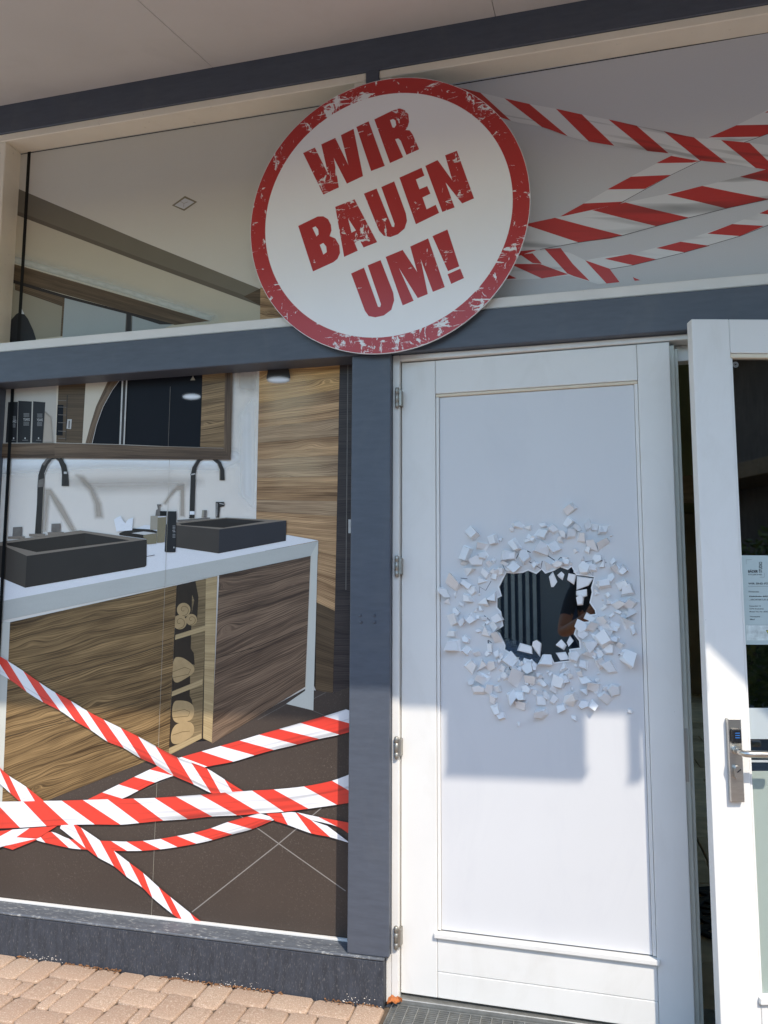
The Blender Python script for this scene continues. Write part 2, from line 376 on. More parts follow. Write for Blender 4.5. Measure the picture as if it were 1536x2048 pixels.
# pavement of rustic blocks in three sizes, packed on a 4.75 cm module
CELL = .0475
def pack(nx, ny, rnd):
    grid = [[None]*ny for _ in range(nx)]; out = []
    for j in range(ny):
        for i in range(nx):
            if grid[i][j] is not None: continue
            opts = [(3, 2), (2, 3), (2, 2), (3, 2), (2, 3)]; rnd.shuffle(opts)
            for (w, h) in opts+[(2, 1), (1, 2), (1, 1)]:
                if i+w <= nx and j+h <= ny and all(grid[i+a][j+b] is None for a in range(w) for b in range(h)):
                    for a in range(w):
                        for b in range(h): grid[i+a][j+b] = 1
                    out.append((i, j, w, h)); break
    return out
def paver_bm(bm, cx, cy, w, h, rnd, tone=None, lay=None):
    n0 = len(bm.verts); W2, H2 = w*CELL/2-.0022, h*CELL/2-.0022; top = rnd.uniform(-.0016, .0016); tx, ty = rnd.uniform(-.014, .014), rnd.uniform(-.014, .014)
    def ring(ins, z, c):
        a, b = W2-ins, H2-ins; pts = []
        for sx, sy, order in ((1, 1, 0), (-1, 1, 1), (-1, -1, 0), (1, -1, 1)):
            q = [(sx*a, sy*(b-c)), (sx*(a-c), sy*b)]
            pts += q if order == 0 else q[::-1]
        return [bm.verts.new((cx+x+jit[k][0], cy+y+jit[k][1], z+x*tx+y*ty)) for k, (x, y) in enumerate(pts)]
    jit = [(rnd.uniform(-.0018, .0018), rnd.uniform(-.0018, .0018)) for _ in range(8)]
    r0 = ring(0, -.03, .010); r1 = ring(0, top-.006, .010); r2 = ring(.0018, top-.0012, .010); r3 = ring(.0055, top, .009)
    for a, b in ((r0, r1), (r1, r2), (r2, r3)):
        for k in range(8): bm.faces.new((a[k], a[(k+1) % 8], b[(k+1) % 8], b[k]))
    bm.faces.new(r3)
    if lay is not None:
        for v in (r0+r1+r2+r3): v[lay] = tone
rnd = random.Random(21)
PX0, PY1 = -4.2, -.004
near, far = [], []
for (i, j, w, h) in pack(150, 74, rnd):
    cx = PX0+(i+w/2)*CELL; cy = PY1-(j+h/2)*CELL
    if cx+w*CELL/2 > -.635 and cx-w*CELL/2 < 1.25 and cy+h*CELL/2 > -.43: continue
    (near if (cx > -2.75 and cx < -.5 and cy > -.72) else far).append((cx, cy, w, h))
near.sort(key=lambda q: -q[1]); far += near[290:]; near = near[:290]
protos = {}
pav = empty('pavement', (-1.6, -.3, 0)); pav['kind'] = 'structure'
for (cx, cy, w, h) in near:
    ky = (w, h, rnd.randint(0, 4))
    if ky not in protos:
        bm = bmesh.new(); paver_bm(bm, 0, 0, w, h, rnd); me = bpy.data.meshes.new('paver'); bmesh.ops.recalc_face_normals(bm, faces=bm.faces); bm.to_mesh(me); bm.free(); me.materials.append(paverm)
        for p in me.polygons: p.use_smooth = True
        protos[ky] = me
    o = bpy.data.objects.new('paver', protos[ky]); link(o, pav); o.location = (cx+1.6, cy+.3, rnd.uniform(-.001, .001))
bm = bmesh.new(); lay = bm.verts.layers.float.new('tone')
for (cx, cy, w, h) in far: paver_bm(bm, cx+1.6, cy+.3, w, h, rnd, rnd.random(), lay)
o = bm_obj('paver_field', bm, paverm, pav, True); o['kind'] = 'stuff'
# crumbs of soil and flaked lime along the foot of the plinth
crm = mat('rusty_soil_crumb', (.20, .095, .04), .95, var=.5, vscale=90); lim = mat('lime_flake', (.62, .56, .50), .9, var=.2, vscale=60)
for nm, mm, cnt, lab in (('soil_crumbs', crm, 620, 'rusty brown soil and moss crumbs along the plinth foot'), ('lime_flakes', lim, 480, 'pale lime flakes scattered at the plinth foot')):
    bm = bmesh.new()
    for k in range(cnt):
        x = rnd.uniform(-2.8, -.645)
        dens = mnoise.noise(Vector((x*5.0, 3.1 if mm is lim else .0, 0)))
        if dens < (-.05 if mm is crm else .12): continue
        y = -.006-abs(rnd.gauss(0, .007)); r = rnd.uniform(.0014, .0042)*(1 if mm is crm else .7)
        zz = r*.5+abs(rnd.gauss(0, .0015))
        if mm is lim and rnd.random() < .75: y, zz = -.0048, abs(rnd.gauss(0, .010)); r *= .75
        mtx = Matrix.Translation((x, y, zz))@Matrix.Rotation(rnd.uniform(0, 6), 4, 'Z')@Matrix.Diagonal((1.3, .9, .6, 1))
        bmesh.ops.create_icosphere(bm, subdivisions=1, radius=r, matrix=mtx)
    o = bm_obj(nm, bm, mm); tag(o, lab, 'debris', kind='stuff')

# ------------------------------------------------------------------ the shop building
B = empty('shop_building', (-.6, .1, 0)); tag(B, 'shop front with slate grey timber beams, white window frames and sloping eaves', 'building')
def bbox(name, x0, x1, y0, y1, z0, z1, m, bev=.002, parent=None, seg=1):
    return box(name, x0+.6, x1+.6, y0-.1, y1-.1, z0, z1, m, parent or B, bev, seg)
bbox('plinth', -3.6, -.645, -.004, .24, -.05, .1375, slate_worn, .004, seg=2)
bbox('window_sill', -3.6, -.643, -.008, .10, .138, .147, sillm, .003)
bbox('glazing_bead', -2.296, -.772, .078, .092, .1475, .155, white2, .001)
bbox('post', -.770, -.628, 0, .16, .1475, 2.1575, slate, .004, seg=2)
bbox('post', -2.66, -2.297, .0, .16, .1475, 2.1575, slate, .004, seg=2)
bbox('post', 1.236, 1.38, 0, .16, 0, 2.1575, slate, .004, seg=2)
for bx, by in ((720.6, 1231), (748.6, 1231), (721.6, 1244), (749.2, 1244)):
    q = Plane((0, 0, 0)).p(bx, by); bm = bmesh.new(); tube(bm, [(q.x+.6, -.1003, q.z), (q.x+.6, -.1032, q.z), (q.x+.6, -.1045, q.z)], [.0055, .0052, .0035], 10); bm_obj('bolt', bm, slate, B)
mb = bbox('beam', -3.6, 2.6, 0, .14, 2.158, 2.287, slate, .004, seg=2); mb['label'] = 'slate grey beam above door and lower window'
tb = bbox('beam', -3.6, 2.6, 0, .16, 3.236, 3.40, slate, .003); tb['label'] = 'dark upper beam directly under the soffit'
bbox('window_frame', -3.6, 2.6, .005, .12, 2.288, 2.3265, white2, .003)
bbox('window_frame', -3.6, -.7255, .004, .12, 3.203, 3.2355, cream, .003)
bbox('window_frame', -.676, 2.6, .004, .12, 3.203, 3.2355, cream, .003)
bbox('window_frame', -2.66, -2.297, .006, .12, 2.327, 3.2025, cream, .003)
bbox('window_frame', -.772, -.7255, .006, .12, 2.327, 3.2025, cream, .003)
bbox('window_frame', -.676, -.63, .006, .12, 2.327, 3.2025, cream, .003)
bbox('mullion', -.725, -.6765, -.001, .12, 2.327, 3.2358, slate, .001)
bbox('added_front_glazing', 1.381, 2.6, .05, .056, .12, 2.157, glass, 0); bbox('plinth', 1.381, 2.6, 0, .16, 0, .119, slate_worn); bbox('wall', -3.6, -2.661, .02, .16, .148, 2.157, white2)  # front glazing added to let sunlight bounce into the hall
for (x0, x1, z0, z1) in ((-2.34, -.74, .15, 2.157), (-2.34, -.73, 2.33, 3.2), (-.67, 2.6, 2.33, 3.2)):
    bbox('window_pane', x0, x1, .098, .104, z0, z1, black, 0)
# door frame
bbox('door_frame', -.6275, -.603, .028, .14, .0, 2.157, white2, .002)
bbox('door_frame', -.6445, -.6280, .030, .14, .0, .1470, white2, .001)
bbox('door_frame', 1.206, 1.2355, .028, .14, .0, 2.157, white2, .002)
bbox('door_frame', -.6025, 1.2055, .030, .14, 2.138, 2.157, white2, .002)
bbox('door_stop', -.6025, 1.2055, .092, .139, 2.085, 2.1375, white2, .002)
bbox('threshold', -.6025, 1.2055, .03, .22, -.02, .014, galv, .002)
# sloping soffit of wide boards, roof above, fascia
SL, OV = .26, 1.45
def sof(name, x0, x1, y0, y1, zo0, zo1, m):
    bm = bmesh.new(); v = []
    for x in (x0, x1):
        for y in (y0, y1):
            for zo in (zo0, zo1): v.append(bm.verts.new((x+.6, y-.1, 3.363+SL*y+zo)))
    for q in [(0, 1, 3, 2), (4, 6, 7, 5), (0, 4, 5, 1), (2, 3, 7, 6), (0, 2, 6, 4), (1, 5, 7, 3)]: bm.faces.new([v[i] for i in q])
    return bm_obj(name, bm, m, B)
xs = [-3.551, -2.45, -1.349, -.248, .853, 1.954, 2.6]
for a, b in zip(xs, xs[1:]): sof('soffit_panel', a+.0012, b-.0012, -OV, -.0005, 0, .016, soffitm)
sof('roof', -3.7, 2.7, -OV-.02, 6.0, .0165, .16, mat('roof_sheet', (.09, .09, .1), .6))
sof('fascia', -3.7, 2.7, -OV-.045, -OV-.021, -.002, .165, slate)
# hall behind the doors
bbox('wall', -1.0, -.92, .17, 9.0, -.02, 2.5, dark_in); [bbox('wall', 2.3, 2.4, *q, dark_in) for q in ((.17, .7, -.02, 2.5), (8.2, 9.0, -.02, 2.5), (.7, 8.2, -.02, .1), (.7, 8.2, 2.35, 2.5))]; bbox('added_side_glazing', 2.34, 2.346, .7, 8.2, .1, 2.35, glass, 0)  # side glazing added so daylight brightens the hall behind the door gap
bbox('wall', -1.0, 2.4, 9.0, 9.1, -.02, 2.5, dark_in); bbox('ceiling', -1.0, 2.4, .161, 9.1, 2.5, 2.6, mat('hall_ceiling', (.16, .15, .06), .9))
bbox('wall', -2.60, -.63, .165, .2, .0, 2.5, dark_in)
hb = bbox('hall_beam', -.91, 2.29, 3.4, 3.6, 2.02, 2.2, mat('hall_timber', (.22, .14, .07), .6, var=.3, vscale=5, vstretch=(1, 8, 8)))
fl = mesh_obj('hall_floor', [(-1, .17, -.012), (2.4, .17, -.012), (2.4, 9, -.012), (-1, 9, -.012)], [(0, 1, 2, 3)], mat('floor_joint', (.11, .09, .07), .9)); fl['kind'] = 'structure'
stones = [mat('flagstone%d' % i, c, .75, var=.22, vscale=9, bmp=.3, bscale=25) for i, c in enumerate(((.48, .38, .25), (.40, .31, .20), (.54, .44, .30)))]
y = .225
while y < 8.6:
    d = rnd.uniform(.28, .46); x = -.9+rnd.uniform(-.2, 0)
    while x < 2.25:
        w = rnd.uniform(.35, .75); x1 = min(x+w, 2.29); x0 = max(x, -.91)
        if x1-x0 > .05: o = box('stone_slab', x0+.004, x1-.004, y+.004, y+d-.004, -.011, rnd.uniform(.006, .010), rnd.choice(stones), fl, .003)
        x += w
    y += d

# round doormat seen through the gap
bm = bmesh.new()
for k in range(26):
    a0, a1 = 2*math.pi*k/26, 2*math.pi*(k+1)/26
    for (ra, rb) in ((.33, .30), (.24, .215), (.15, .12)):
        p = [(math.cos(a)*r, math.sin(a)*r) for a, r in ((a0, ra), (a1, ra), (a1, rb), (a0, rb))]
        for z0, z1 in ((0, .012),):
            vb = [bm.verts.new((x, yy, z0)) for x, yy in p]; vt = [bm.verts.new((x, yy, z1)) for x, yy in p]
            bm.faces.new(vt)
            for q in range(4): bm.faces.new((vb[q], vb[(q+1) % 4], vt[(q+1) % 4], vt[q]))
matrim = bm_obj('mat_rings', bm, rubber)
bm = bmesh.new()
for k in range(20):
    a = 2*math.pi*k/20; ca, sa = math.cos(a), math.sin(a)
    p = [(ca*r-sa*t, sa*r+ca*t) for r, t in ((.11, -.012), (.31, -.020), (.31, .020), (.11, .012))]
    vb = [bm.verts.new((x, yy, 0)) for x, yy in p]; vt = [bm.verts.new((x, yy, .010)) for x, yy in p]; bm.faces.new(vt)
    for q in range(4): bm.faces.new((vb[q], vb[(q+1) % 4], vt[(q+1) % 4], vt[q]))
dm = empty('doormat', (.66, 1.02, .0105)); tag(dm, 'round black openwork rubber doormat on the stone floor behind the door gap', 'doormat')
bm_obj('mat_spokes', bm, rubber, dm); matrim.parent = dm

# ------------------------------------------------------------------ steel grating at the door
gr = empty('floor_grate', (.3, -.2, 0)); tag(gr, 'galvanised steel floor grate below the white doors', 'grate')
gx0, gx1, gy0, gy1 = -.622, 1.24, -.42, .024
bm = bmesh.new(); k = gy0+.012
while k < gy1-.006: add_box(bm, gx0+.003-.3, gx1-.003-.3, k-.0008+.2, k+.0008+.2, -.024, -.002); k += .0108
o = bm_obj('bearing_bars', bm, galv, gr); o['kind'] = 'stuff'
bm = bmesh.new(); k = gx0+.02
while k < gx1-.01: add_box(bm, k-.0013-.3, k+.0013-.3, gy0+.003+.2, gy1-.003+.2, -.016, -.0008); k += .0335
o = bm_obj('cross_bars', bm, galv, gr); o['kind'] = 'stuff'
for (a, b, c, d) in ((gx0, gx1, gy0, gy0+.003), (gx0, gx1, gy1-.003, gy1), (gx0, gx0+.003, gy0+.0031, gy1-.0031), (gx1-.003, gx1, gy0+.0031, gy1-.0031)):
    box('frame_bar', a-.3, b-.3, c+.2, d+.2, -.03, .0005, galv, gr, 0)
pit = mesh_obj('drain_pit', [(gx0-.3, gy0+.2, -.0095), (gx1-.3, gy0+.2, -.0095), (gx1-.3, gy1+.2, -.0095), (gx0-.3, gy1+.2, -.0095)], [(0, 1, 2, 3)], mat('pit_dirt', (.10, .085, .06), .95, var=.3, vscale=20), gr)
# one dry leaf in the corner by the post
bm = bmesh.new(); L = []
for k in range(9):
    t = k/8; w = .016*math.sin(math.pi*min(1, t*1.05+.02))**.8; x = -.022+.05*t
    L.append([bm.verts.new((x, sx*w*(1+.25*math.sin(k*2.3)), .008+.014*(abs(sx)**2)*(.6+.4*math.sin(k))+.010*math.sin(t*3))) for sx in (-1, -.5, 0, .5, 1)])
for a, b in zip(L, L[1:]):
    for q in range(4): bm.faces.new((a[q], a[q+1], b[q+1], b[q]))
lf = bm_obj('dry_leaf', bm, mat('dry_leaf', (.42, .13, .03), .7, var=.4, vscale=60)); lf.location = (-.616, .012, .0); lf.rotation_euler = (.3, 0, .5)
sm = lf.modifiers.new('s', 'SOLIDIFY'); sm.thickness = .0008
tag(lf, 'curled orange brown dry leaf at the foot of the door jamb', 'leaf')

# ------------------------------------------------------------------ printed film on the lower window (a flat picture: every piece below is ink on vinyl)
def conv(x0, y0, s): return lambda pts: [(x0+x/s, y0+y/s) for x, y in pts]
zA, zB, zC, zD, zE = conv(0, 650, 1.969), conv(0, 700, 3.84), conv(300, 700, 3.657), conv(0, 1100, 2.1333), conv(0, 1280, 2.1333)
z1, zU, zT, zP, zS, zG = conv(0, 0, 2), conv(0, 200, 3.84), conv(960, 140, 2.6667), conv(860, 960, 3.339), conv(490, 140, 2.648), conv(240, 960, 9.6)
def arc(cx, cy, rx, ry, n=20, a0=0, a1=360): return [(cx+rx*math.cos(R(a0+(a1-a0)*k/n)), cy+ry*math.sin(R(a0+(a1-a0)*k/n))) for k in range(n+(0 if a1-a0 == 360 else 1))]
FL = Plane((-1.5, .0972, .15)); FL.root = empty('printed_window_film', FL.o)
tag(FL.root, 'large window print of a wooden bathroom with two dark basins and red white barrier tape', 'window print')
p_wall = printed('print_plaster', (.72, .68, .62), .05, 6); p_glow = printed('print_plaster_glow', (.80, .83, .84), .01, alpha_attr=True)
p_shade = printed('print_plaster_shadow', (.40, .35, .29), .1, 8, alpha_attr=True)
p_shade2 = printed('print_plaster_shadow_pale', (.50, .46, .41), .1, 14, stretch=(1, 1, 4), alpha_attr=True)
p_cream = printed('print_cream', (.46, .43, .38), .06); p_cream2 = printed('print_cream_light', (.58, .52, .42), .06)
p_black = printed('print_black_glass', (.008, .009, .013), .3, 3, rough=.4, spec=.1); p_box = printed('print_black_box', (.018, .018, .020), .2)
p_ink = printed('print_black', (.006, .006, .006), 0); p_grey = printed('print_grey_lettering', (.28, .28, .28), .1); p_lt = printed('print_pale_lettering', (.55, .55, .54), .05)
p_chrome = printed('print_chrome_dark', (.030, .026, .024), .6, 20, stretch=(6, 6, 1)); p_chromel = printed('print_chrome_light', (.50, .49, .47), .25, 30); p_chromem = printed('print_chrome_mid', (.16, .145, .13), .45, 30)
p_floor = printed('print_floor_tile', (.064, .049, .040), .16, 2.5, speck=(.22, .19, .16)); p_joint = printed('print_tile_joint', (.24, .22, .20), .1); p_joint2 = printed('print_tile_joint_dim', (.13, .115, .10), .1)
p_top = printed('print_counter_top', (.72, .735, .76), .02); p_band = printed('print_counter_edge', (.46, .47, .44), .06, 7, stretch=(1, 1, 5)); p_leg = printed('print_counter_leg', (.55, .555, .50), .06, 7)
p_bas = printed('print_basin_front', (.030, .026, .024), .15, 6); p_bass = printed('print_basin_side', (.060, .051, .043), .15, 6); p_rim = printed('print_basin_rim', (.22, .185, .15), .1, 8); p_basi = printed('print_basin_inside', (.026, .021, .018), .2)
p_bas2 = printed('print_basin_front_blue', (.034, .033, .038), .12, 6)
p_niche0 = printed('print_joint_shadow', (.035, .024, .016), .2)
p_tow = printed('print_towel', (.36, .255, .13), .22, 26); p_towd = printed('print_towel_fold', (.15, .105, .045), .1)
p_niche = printed('print_niche_dark', (.030, .021, .014), .3); p_white = printed('print_white', (.78, .80, .83), .03, alpha_attr=True); p_whites = printed('print_white_solid', (.76, .79, .83), .05, 30)
p_tan = printed('print_bronze', (.22, .19, .12), .08, 12); p_tan2 = printed('print_bronze_pale', (.34, .31, .25), .08, 12)
w_wall = printed_wood('print_wood_wall', (.15, .074, .032), (.70, .45, .235), 1.35, 1.15, 3.3, True, .10, .38)
w_walls = [w_wall, printed_wood('print_wood_wall_greyer', (.14, .080, .043), (.60, .42, .25), 1.35, 1.15, 13.3, True, .10, .39), printed_wood('print_wood_wall_golden', (.18, .082, .026), (.82, .51, .21), 1.35, 1.1, 23.1, True, .10, .38), printed_wood('print_wood_wall_deep', (.11, .055, .024), (.52, .32, .16), 1.35, 1.15, 33.9, True, .10, .39)]
w_mir = printed_wood('print_wood_mirrored', (.07, .040, .018), (.42, .28, .14), 1.0, 1.1, 6.3, True, .12, .38)
w_side = printed_wood('print_wood_wall_side', (.022, .017, .017), (.085, .068, .062), 1.0, .8, 1.1)
w_left = printed_wood('print_wood_front_warm', (.055, .031, .013), (.38, .245, .11), .9, 1.15, 7.7, True, .34, .42)
w_right = printed_wood('print_wood_front_dark', (.050, .031, .021), (.30, .20, .13), .9, 1.15, 12.4, True, .34, .41)
w_frame = printed_wood('print_wood_frame', (.045, .026, .016), (.24, .165, .105), 1.6, 1.1, 5.1, False)
w_niche = printed_wood('print_wood_niche', (.10, .070, .035), (.32, .23, .12), .8, .9, 2.2, False)
w_post = printed_wood('print_wood_post', (.28, .20, .10), (.58, .44, .24), .8, .8, 9.1, False)
w_dark = printed_wood('print_wood_dim', (.05, .032, .018), (.17, .115, .065), 1.2, .9, 4.4, False)
F_ = FL
F_.poly('printed_wall', [(-42, 690), (712, 690), (706, 1420), (-42, 1420)], p_wall)
# printed light below the mirror, printed tap shadows and soft shade on the plaster
F_.soft('printed_wall_glow', [(-20, 910), (470, 905), (480, 918), (440, 936), (200, 932), (-20, 945)], p_glow, 30, amt=1.0)
F_.soft('printed_wall_glow', [(482, 830), (506, 800), (506, 1010), (484, 990)], p_glow, 44, amt=.7)
F_.soft('printed_wall_shade', [(130, 962), (330, 958), (400, 962), (370, 974), (200, 980)], p_shade2, 34, amt=.6)
F_.soft('printed_wall_shade', [(478, 735), (512, 732), (510, 780), (480, 776)], p_shade2, 40, amt=.9)
F_.soft('printed_wall_shade', zB([(585, 962), (640, 972), (715, 1060), (775, 1180), (790, 1285), (735, 1287), (725, 1180), (685, 1075)]), p_shade, 13, amt=.62)
F_.soft('printed_wall_shade', zB([(345, 1066), (390, 1066), (480, 1190), (590, 1395), (545, 1395), (445, 1230), (382, 1120), (358, 1395), (332, 1395)]), p_shade, 10, amt=.62)
F_.soft('printed_wall_shade', zG([(900, 340), (1010, 190), (1120, 100), (1200, 80), (1240, 110), (1240, 700), (1150, 700), (1160, 200), (1090, 200), (960, 350), (880, 470), (830, 455)]), p_shade, 7, amt=.62)
# tall wooden wall: every board of the picture its own strip
F_.poly('printed_board_ground', [(519, 741), (700, 727), (694, 1388), (632, 1382), (512, 1052)], p_niche0)
bl = [148, 275, 393, 466, 570, 680, 800, 935, 1040, 1096, 1180, 1282]; br = [105, 195, 287, 378, 500, 630, 772, 920, 1040, 1108, 1215, 1332]
wl = [(800-i*2.2, y) for i, y in enumerate(bl)]; wr = [(1388-i*1.9, y) for i, y in enumerate(br)]
for i in range(len(bl)-1):
    q = zC([wl[i], wr[i], wr[i+1], wl[i+1]]); q[2] = (q[2][0], q[2][1]-.35); q[3] = (q[3][0], q[3][1]-.35)
    F_.quad('printed_board', q, w_walls[(2, 2, 3, 0, 1, 0, 1, 0, 3, 1, 0)[i]], n=3, uo=i*3.7, vo=i*1.3, label='pale weathered board in the printed wall' if i == 0 else None)
low = [((512, 1050), (674, 1064)), ((575, 1090), (672.5, 1112)), ((633, 1150), (671, 1164)), ((633, 1205), (670, 1222)), ((632, 1265), (668.5, 1280)), ((632, 1325), (667, 1336)), ((631, 1380), (666, 1387))]
for i in range(len(low)-1):
    (a, b), (c, d) = low[i], low[i+1]
    F_.quad('printed_board', [a, b, (d[0], d[1]-.35), (c[0], c[1]-.35)], w_wall if i < 3 else w_dark, n=3, uo=60+i*3.7, vo=i*1.3)
ym = [728, 800, 868, 940, 1002, 1060, 1120, 1180, 1240, 1310, 1388]
for i in range(len(ym)-1):
    xl = lambda y: 680-(y-728)*.0205; xr = lambda y: 714-(y-728)*.0075
    F_.quad('printed_side_board', [(xl(ym[i]), ym[i]), (xr(ym[i]), ym[i]-1), (xr(ym[i+1]), ym[i+1]-1), (xl(ym[i+1]), ym[i+1])], w_side, n=2, uo=i*2.1, vo=i*.7)
F_.line('printed_edge', [(696, 728), (692, 1180)], 1.6, p_chromem); F_.poly('printed_switch', zC([(1452, 1240), (1476, 1240), (1474, 1340), (1452, 1340)]), p_chromel)
# floor
F_.poly('printed_floor', [(-42, 1560), (120, 1560), (340, 1490), (424, 1480), (610, 1378), (633, 1381), (668, 1386), (704, 1372), (700, 1900), (-42, 1900)], p_floor, label='dark tiled floor in the print')
for pts, w, mm in ((zE([(820, 1160), (1190, 868), (1372, 716)]), 2.1, p_joint), (zE([(1020, 745), (1190, 868), (1475, 1070)]), 2.0, p_joint), (zE([(795, 593), (900, 650)]), 1.5, p_joint2), (zE([(560, 662), (745, 580)]), 1.3, p_joint2),
                   (zE([(1100, 340), (1225, 272)]), 1.2, p_joint2), (zE([(1330, 298), (1385, 322)]), 1.2, p_joint2), (zE([(1335, 252), (1390, 224)]), 1.4, p_joint2)):
    F_.line('printed_tile_joint', pts, w, mm)
# vanity: counter, fronts, open niche with towels
F_.poly('printed_counter_top', [(-42, 1150), (120, 1118), (290, 1050), (575, 1070), (637, 1081), (325, 1142), (0, 1203), (-42, 1211)], p_top, label='white counter top in the print')
F_.quad('printed_counter_edge', [(-42, 1211), (637, 1082), (636.5, 1109), (-42, 1251)], p_band, n=6)
F_.poly('printed_niche', zD([(755, 150), (925, 112), (905, 822), (862, 805), (722, 868)]), p_niche)
F_.quad('printed_niche_wall', zD([(822, 135), (882, 122), (862, 800), (806, 815)]), w_niche, n=4)
F_.poly('printed_niche_shadow', zD([(800, 140), (835, 132), (848, 200), (842, 300), (815, 290), (830, 215)]), p_niche)
F_.poly('printed_niche_shadow', zD([(745, 395), (790, 380), (828, 440), (832, 490), (745, 470)]), p_niche)
F_.poly('printed_niche_shadow', zD([(738, 630), (800, 600), (820, 640), (825, 680), (738, 660)]), p_niche)
F_.quad('printed_niche_post', zD([(880, 122), (928, 111), (907, 822), (868, 803)]), w_post, n=4)
for q in ([(750, 362), (878, 322), (877, 344), (748, 383)], [(736, 603), (866, 550), (865, 574), (733, 625)], [(722, 845), (860, 782), (862, 803), (720, 876)]):
    F_.quad('printed_shelf', zD(q), w_post, n=2)
def chaikin(pts, it=3):
    for _ in range(it): pts = [q for i in range(len(pts)) for q in ((pts[i][0]*.75+pts[(i+1) % len(pts)][0]*.25, pts[i][1]*.75+pts[(i+1) % len(pts)][1]*.25), (pts[i][0]*.25+pts[(i+1) % len(pts)][0]*.75, pts[i][1]*.25+pts[(i+1) % len(pts)][1]*.75))]
    return pts
def towel_roll(cx, cy, r):
    t = F_.poly('printed_rolled_towel', zD(arc(cx, cy, r, r*1.02, 22)), p_tow)
    sp = [(cx+math.cos(a)*r*.11*a/1.0, cy+math.sin(a)*r*.11*a) for a in [k*.35 for k in range(3, 24)]]
    F_.line('printed_fold', zD(sp), 1.1, p_towd, t)
towel_roll(768, 308, 30); towel_roll(785, 255, 29); towel_roll(818, 297, 24); 
for pts, fold in (([(738, 458), (775, 455), (812, 478), (832, 500), (830, 522), (800, 545), (736, 578)], [(738, 520), (790, 500), (815, 510), (805, 530), (738, 545)]),
                  ([(736, 645), (775, 640), (812, 648), (832, 672), (828, 712), (808, 732), (736, 742)], [(738, 690), (790, 680), (812, 690), (805, 708), (738, 715)]),
                  ([(734, 748), (800, 728), (826, 740), (832, 770), (820, 800), (728, 842)], [(736, 790), (780, 775), (812, 772)])):
    t = F_.poly('printed_folded_towel', zD(chaikin(pts)), p_tow); F_.line('printed_fold', zD(fold), 1.2, p_towd, t)
F_.quad('printed_cabinet_front', zD([(45, 308), (755, 150), (722, 862), (-5, 1150)]), w_left, n=10, uo=0, vo=0, label='warm brown wooden cabinet front left of the towel niche')
for a, b in (((28, 600), (738, 395)), ((12, 800), (728, 610))): F_.line('printed_board_joint', zD([a, ((a[0]+b[0])/2, (a[1]+b[1])/2+6), b]), 1.1, p_niche)
F_.poly('printed_cabinet_leg', zD([(-60, 300), (45, 308), (8, 1150), (-60, 1150)]), p_leg)
F_.quad('printed_cabinet_front', zD([(936, 108), (1327, 25), (1305, 582), (905, 826)]), w_right, n=10, uo=31, vo=4, label='dark brown wooden cabinet front right of the towel niche')
F_.line('printed_board_joint', zD([(922, 462), (1110, 410), (1316, 320)]), 1.2, p_niche)
F_.poly('printed_counter_leg', zD([(1327, 24), (1358, -36), (1338, 684), (1222, 656), (1303, 600)]), p_leg)
F_.line('printed_leg_edge', zD([(1330, 22), (1306, 590)]), 1.0, p_cream2)
# basins
def basin(rim, inner, iwall, front, side, fm, label):
    b = F_.poly('printed_basin', rim, p_rim, label=label)
    F_.poly('printed_basin_inside', inner, p_basi, b); F_.poly('printed_basin_inner_wall', iwall, p_bas, b)
    F_.poly('printed_basin_front', front, fm, b); F_.poly('printed_basin_side', side, p_bass, b)
basin(zB([(-60, 1490), (45, 1468), (620, 1385), (1132, 1456), (210, 1584), (-60, 1500)]), zB([(55, 1484), (655, 1406), (1000, 1462), (285, 1553), (60, 1500)]), zB([(655, 1406), (1000, 1462), (880, 1477), (662, 1492)]),
      zB([(210, 1582), (1131, 1456), (1128, 1655), (1116, 1666), (197, 1826)]), zB([(-60, 1490), (48, 1510), (211, 1582), (197, 1826), (-60, 1720)]), p_bas, 'large dark rectangular basin at the left of the print')
basin(zC([(192, 1262), (560, 1226), (1001, 1248), (510, 1314), (192, 1284)]), zC([(215, 1270), (562, 1232), (850, 1252), (540, 1301), (235, 1281)]), zC([(562, 1232), (850, 1252), (760, 1264), (575, 1262)]),
      zC([(510, 1312), (1001, 1248), (996, 1396), (505, 1488)]), zC([(192, 1282), (511, 1312), (505, 1488), (190, 1442)]), p_bas2, 'smaller dark rectangular basin at the right of the print')
# taps
def strip(name, outer, inner, m, parent=None, label=None): return F_.poly(name, outer+inner[::-1], m, parent, label=label)
ou = zB([(272, 1412), (288, 1180), (292, 1050), (299, 960), (325, 880), (368, 824), (420, 797), (470, 812), (512, 885), (528, 960), (533, 1046)])
inn = zB([(326, 1410), (336, 1180), (342, 1050), (346, 960), (375, 884), (405, 846), (430, 838), (455, 858), (474, 905), (480, 960), (477, 1046)])
t = strip('printed_tap', ou, inn, p_chrome, label='tall arched chrome tap over the left printed basin')
F_.poly('printed_highlight', ou[4:8]+[(x, y) for x, y in zB([(462, 838), (420, 822), (376, 845), (345, 890)])], p_chromem, t)
F_.line('printed_highlight', zB([(345, 955), (375, 884), (405, 846), (430, 838), (455, 858)]), 1.4, p_chromel, t); F_.line('printed_highlight', zB([(340, 1052), (324, 1410)]), 1.0, p_tan2, t)
F_.line('printed_highlight', zB([(296, 960), (288, 1060)]), .9, p_chromel, t); F_.poly('printed_highlight', zB([(495, 935), (518, 935), (518, 952), (495, 952)]), p_chromel, t)
F_.poly('printed_highlight', zB([(302, 1000), (342, 985), (341, 1050), (294, 1056)]), p_chromem, t)
for q in ([(105, 1362), (176, 1358), (172, 1432), (100, 1435)], [(400, 1335), (470, 1333), (468, 1395), (398, 1397)]): F_.poly('printed_tap_handle', zB(q), p_chromem, t)
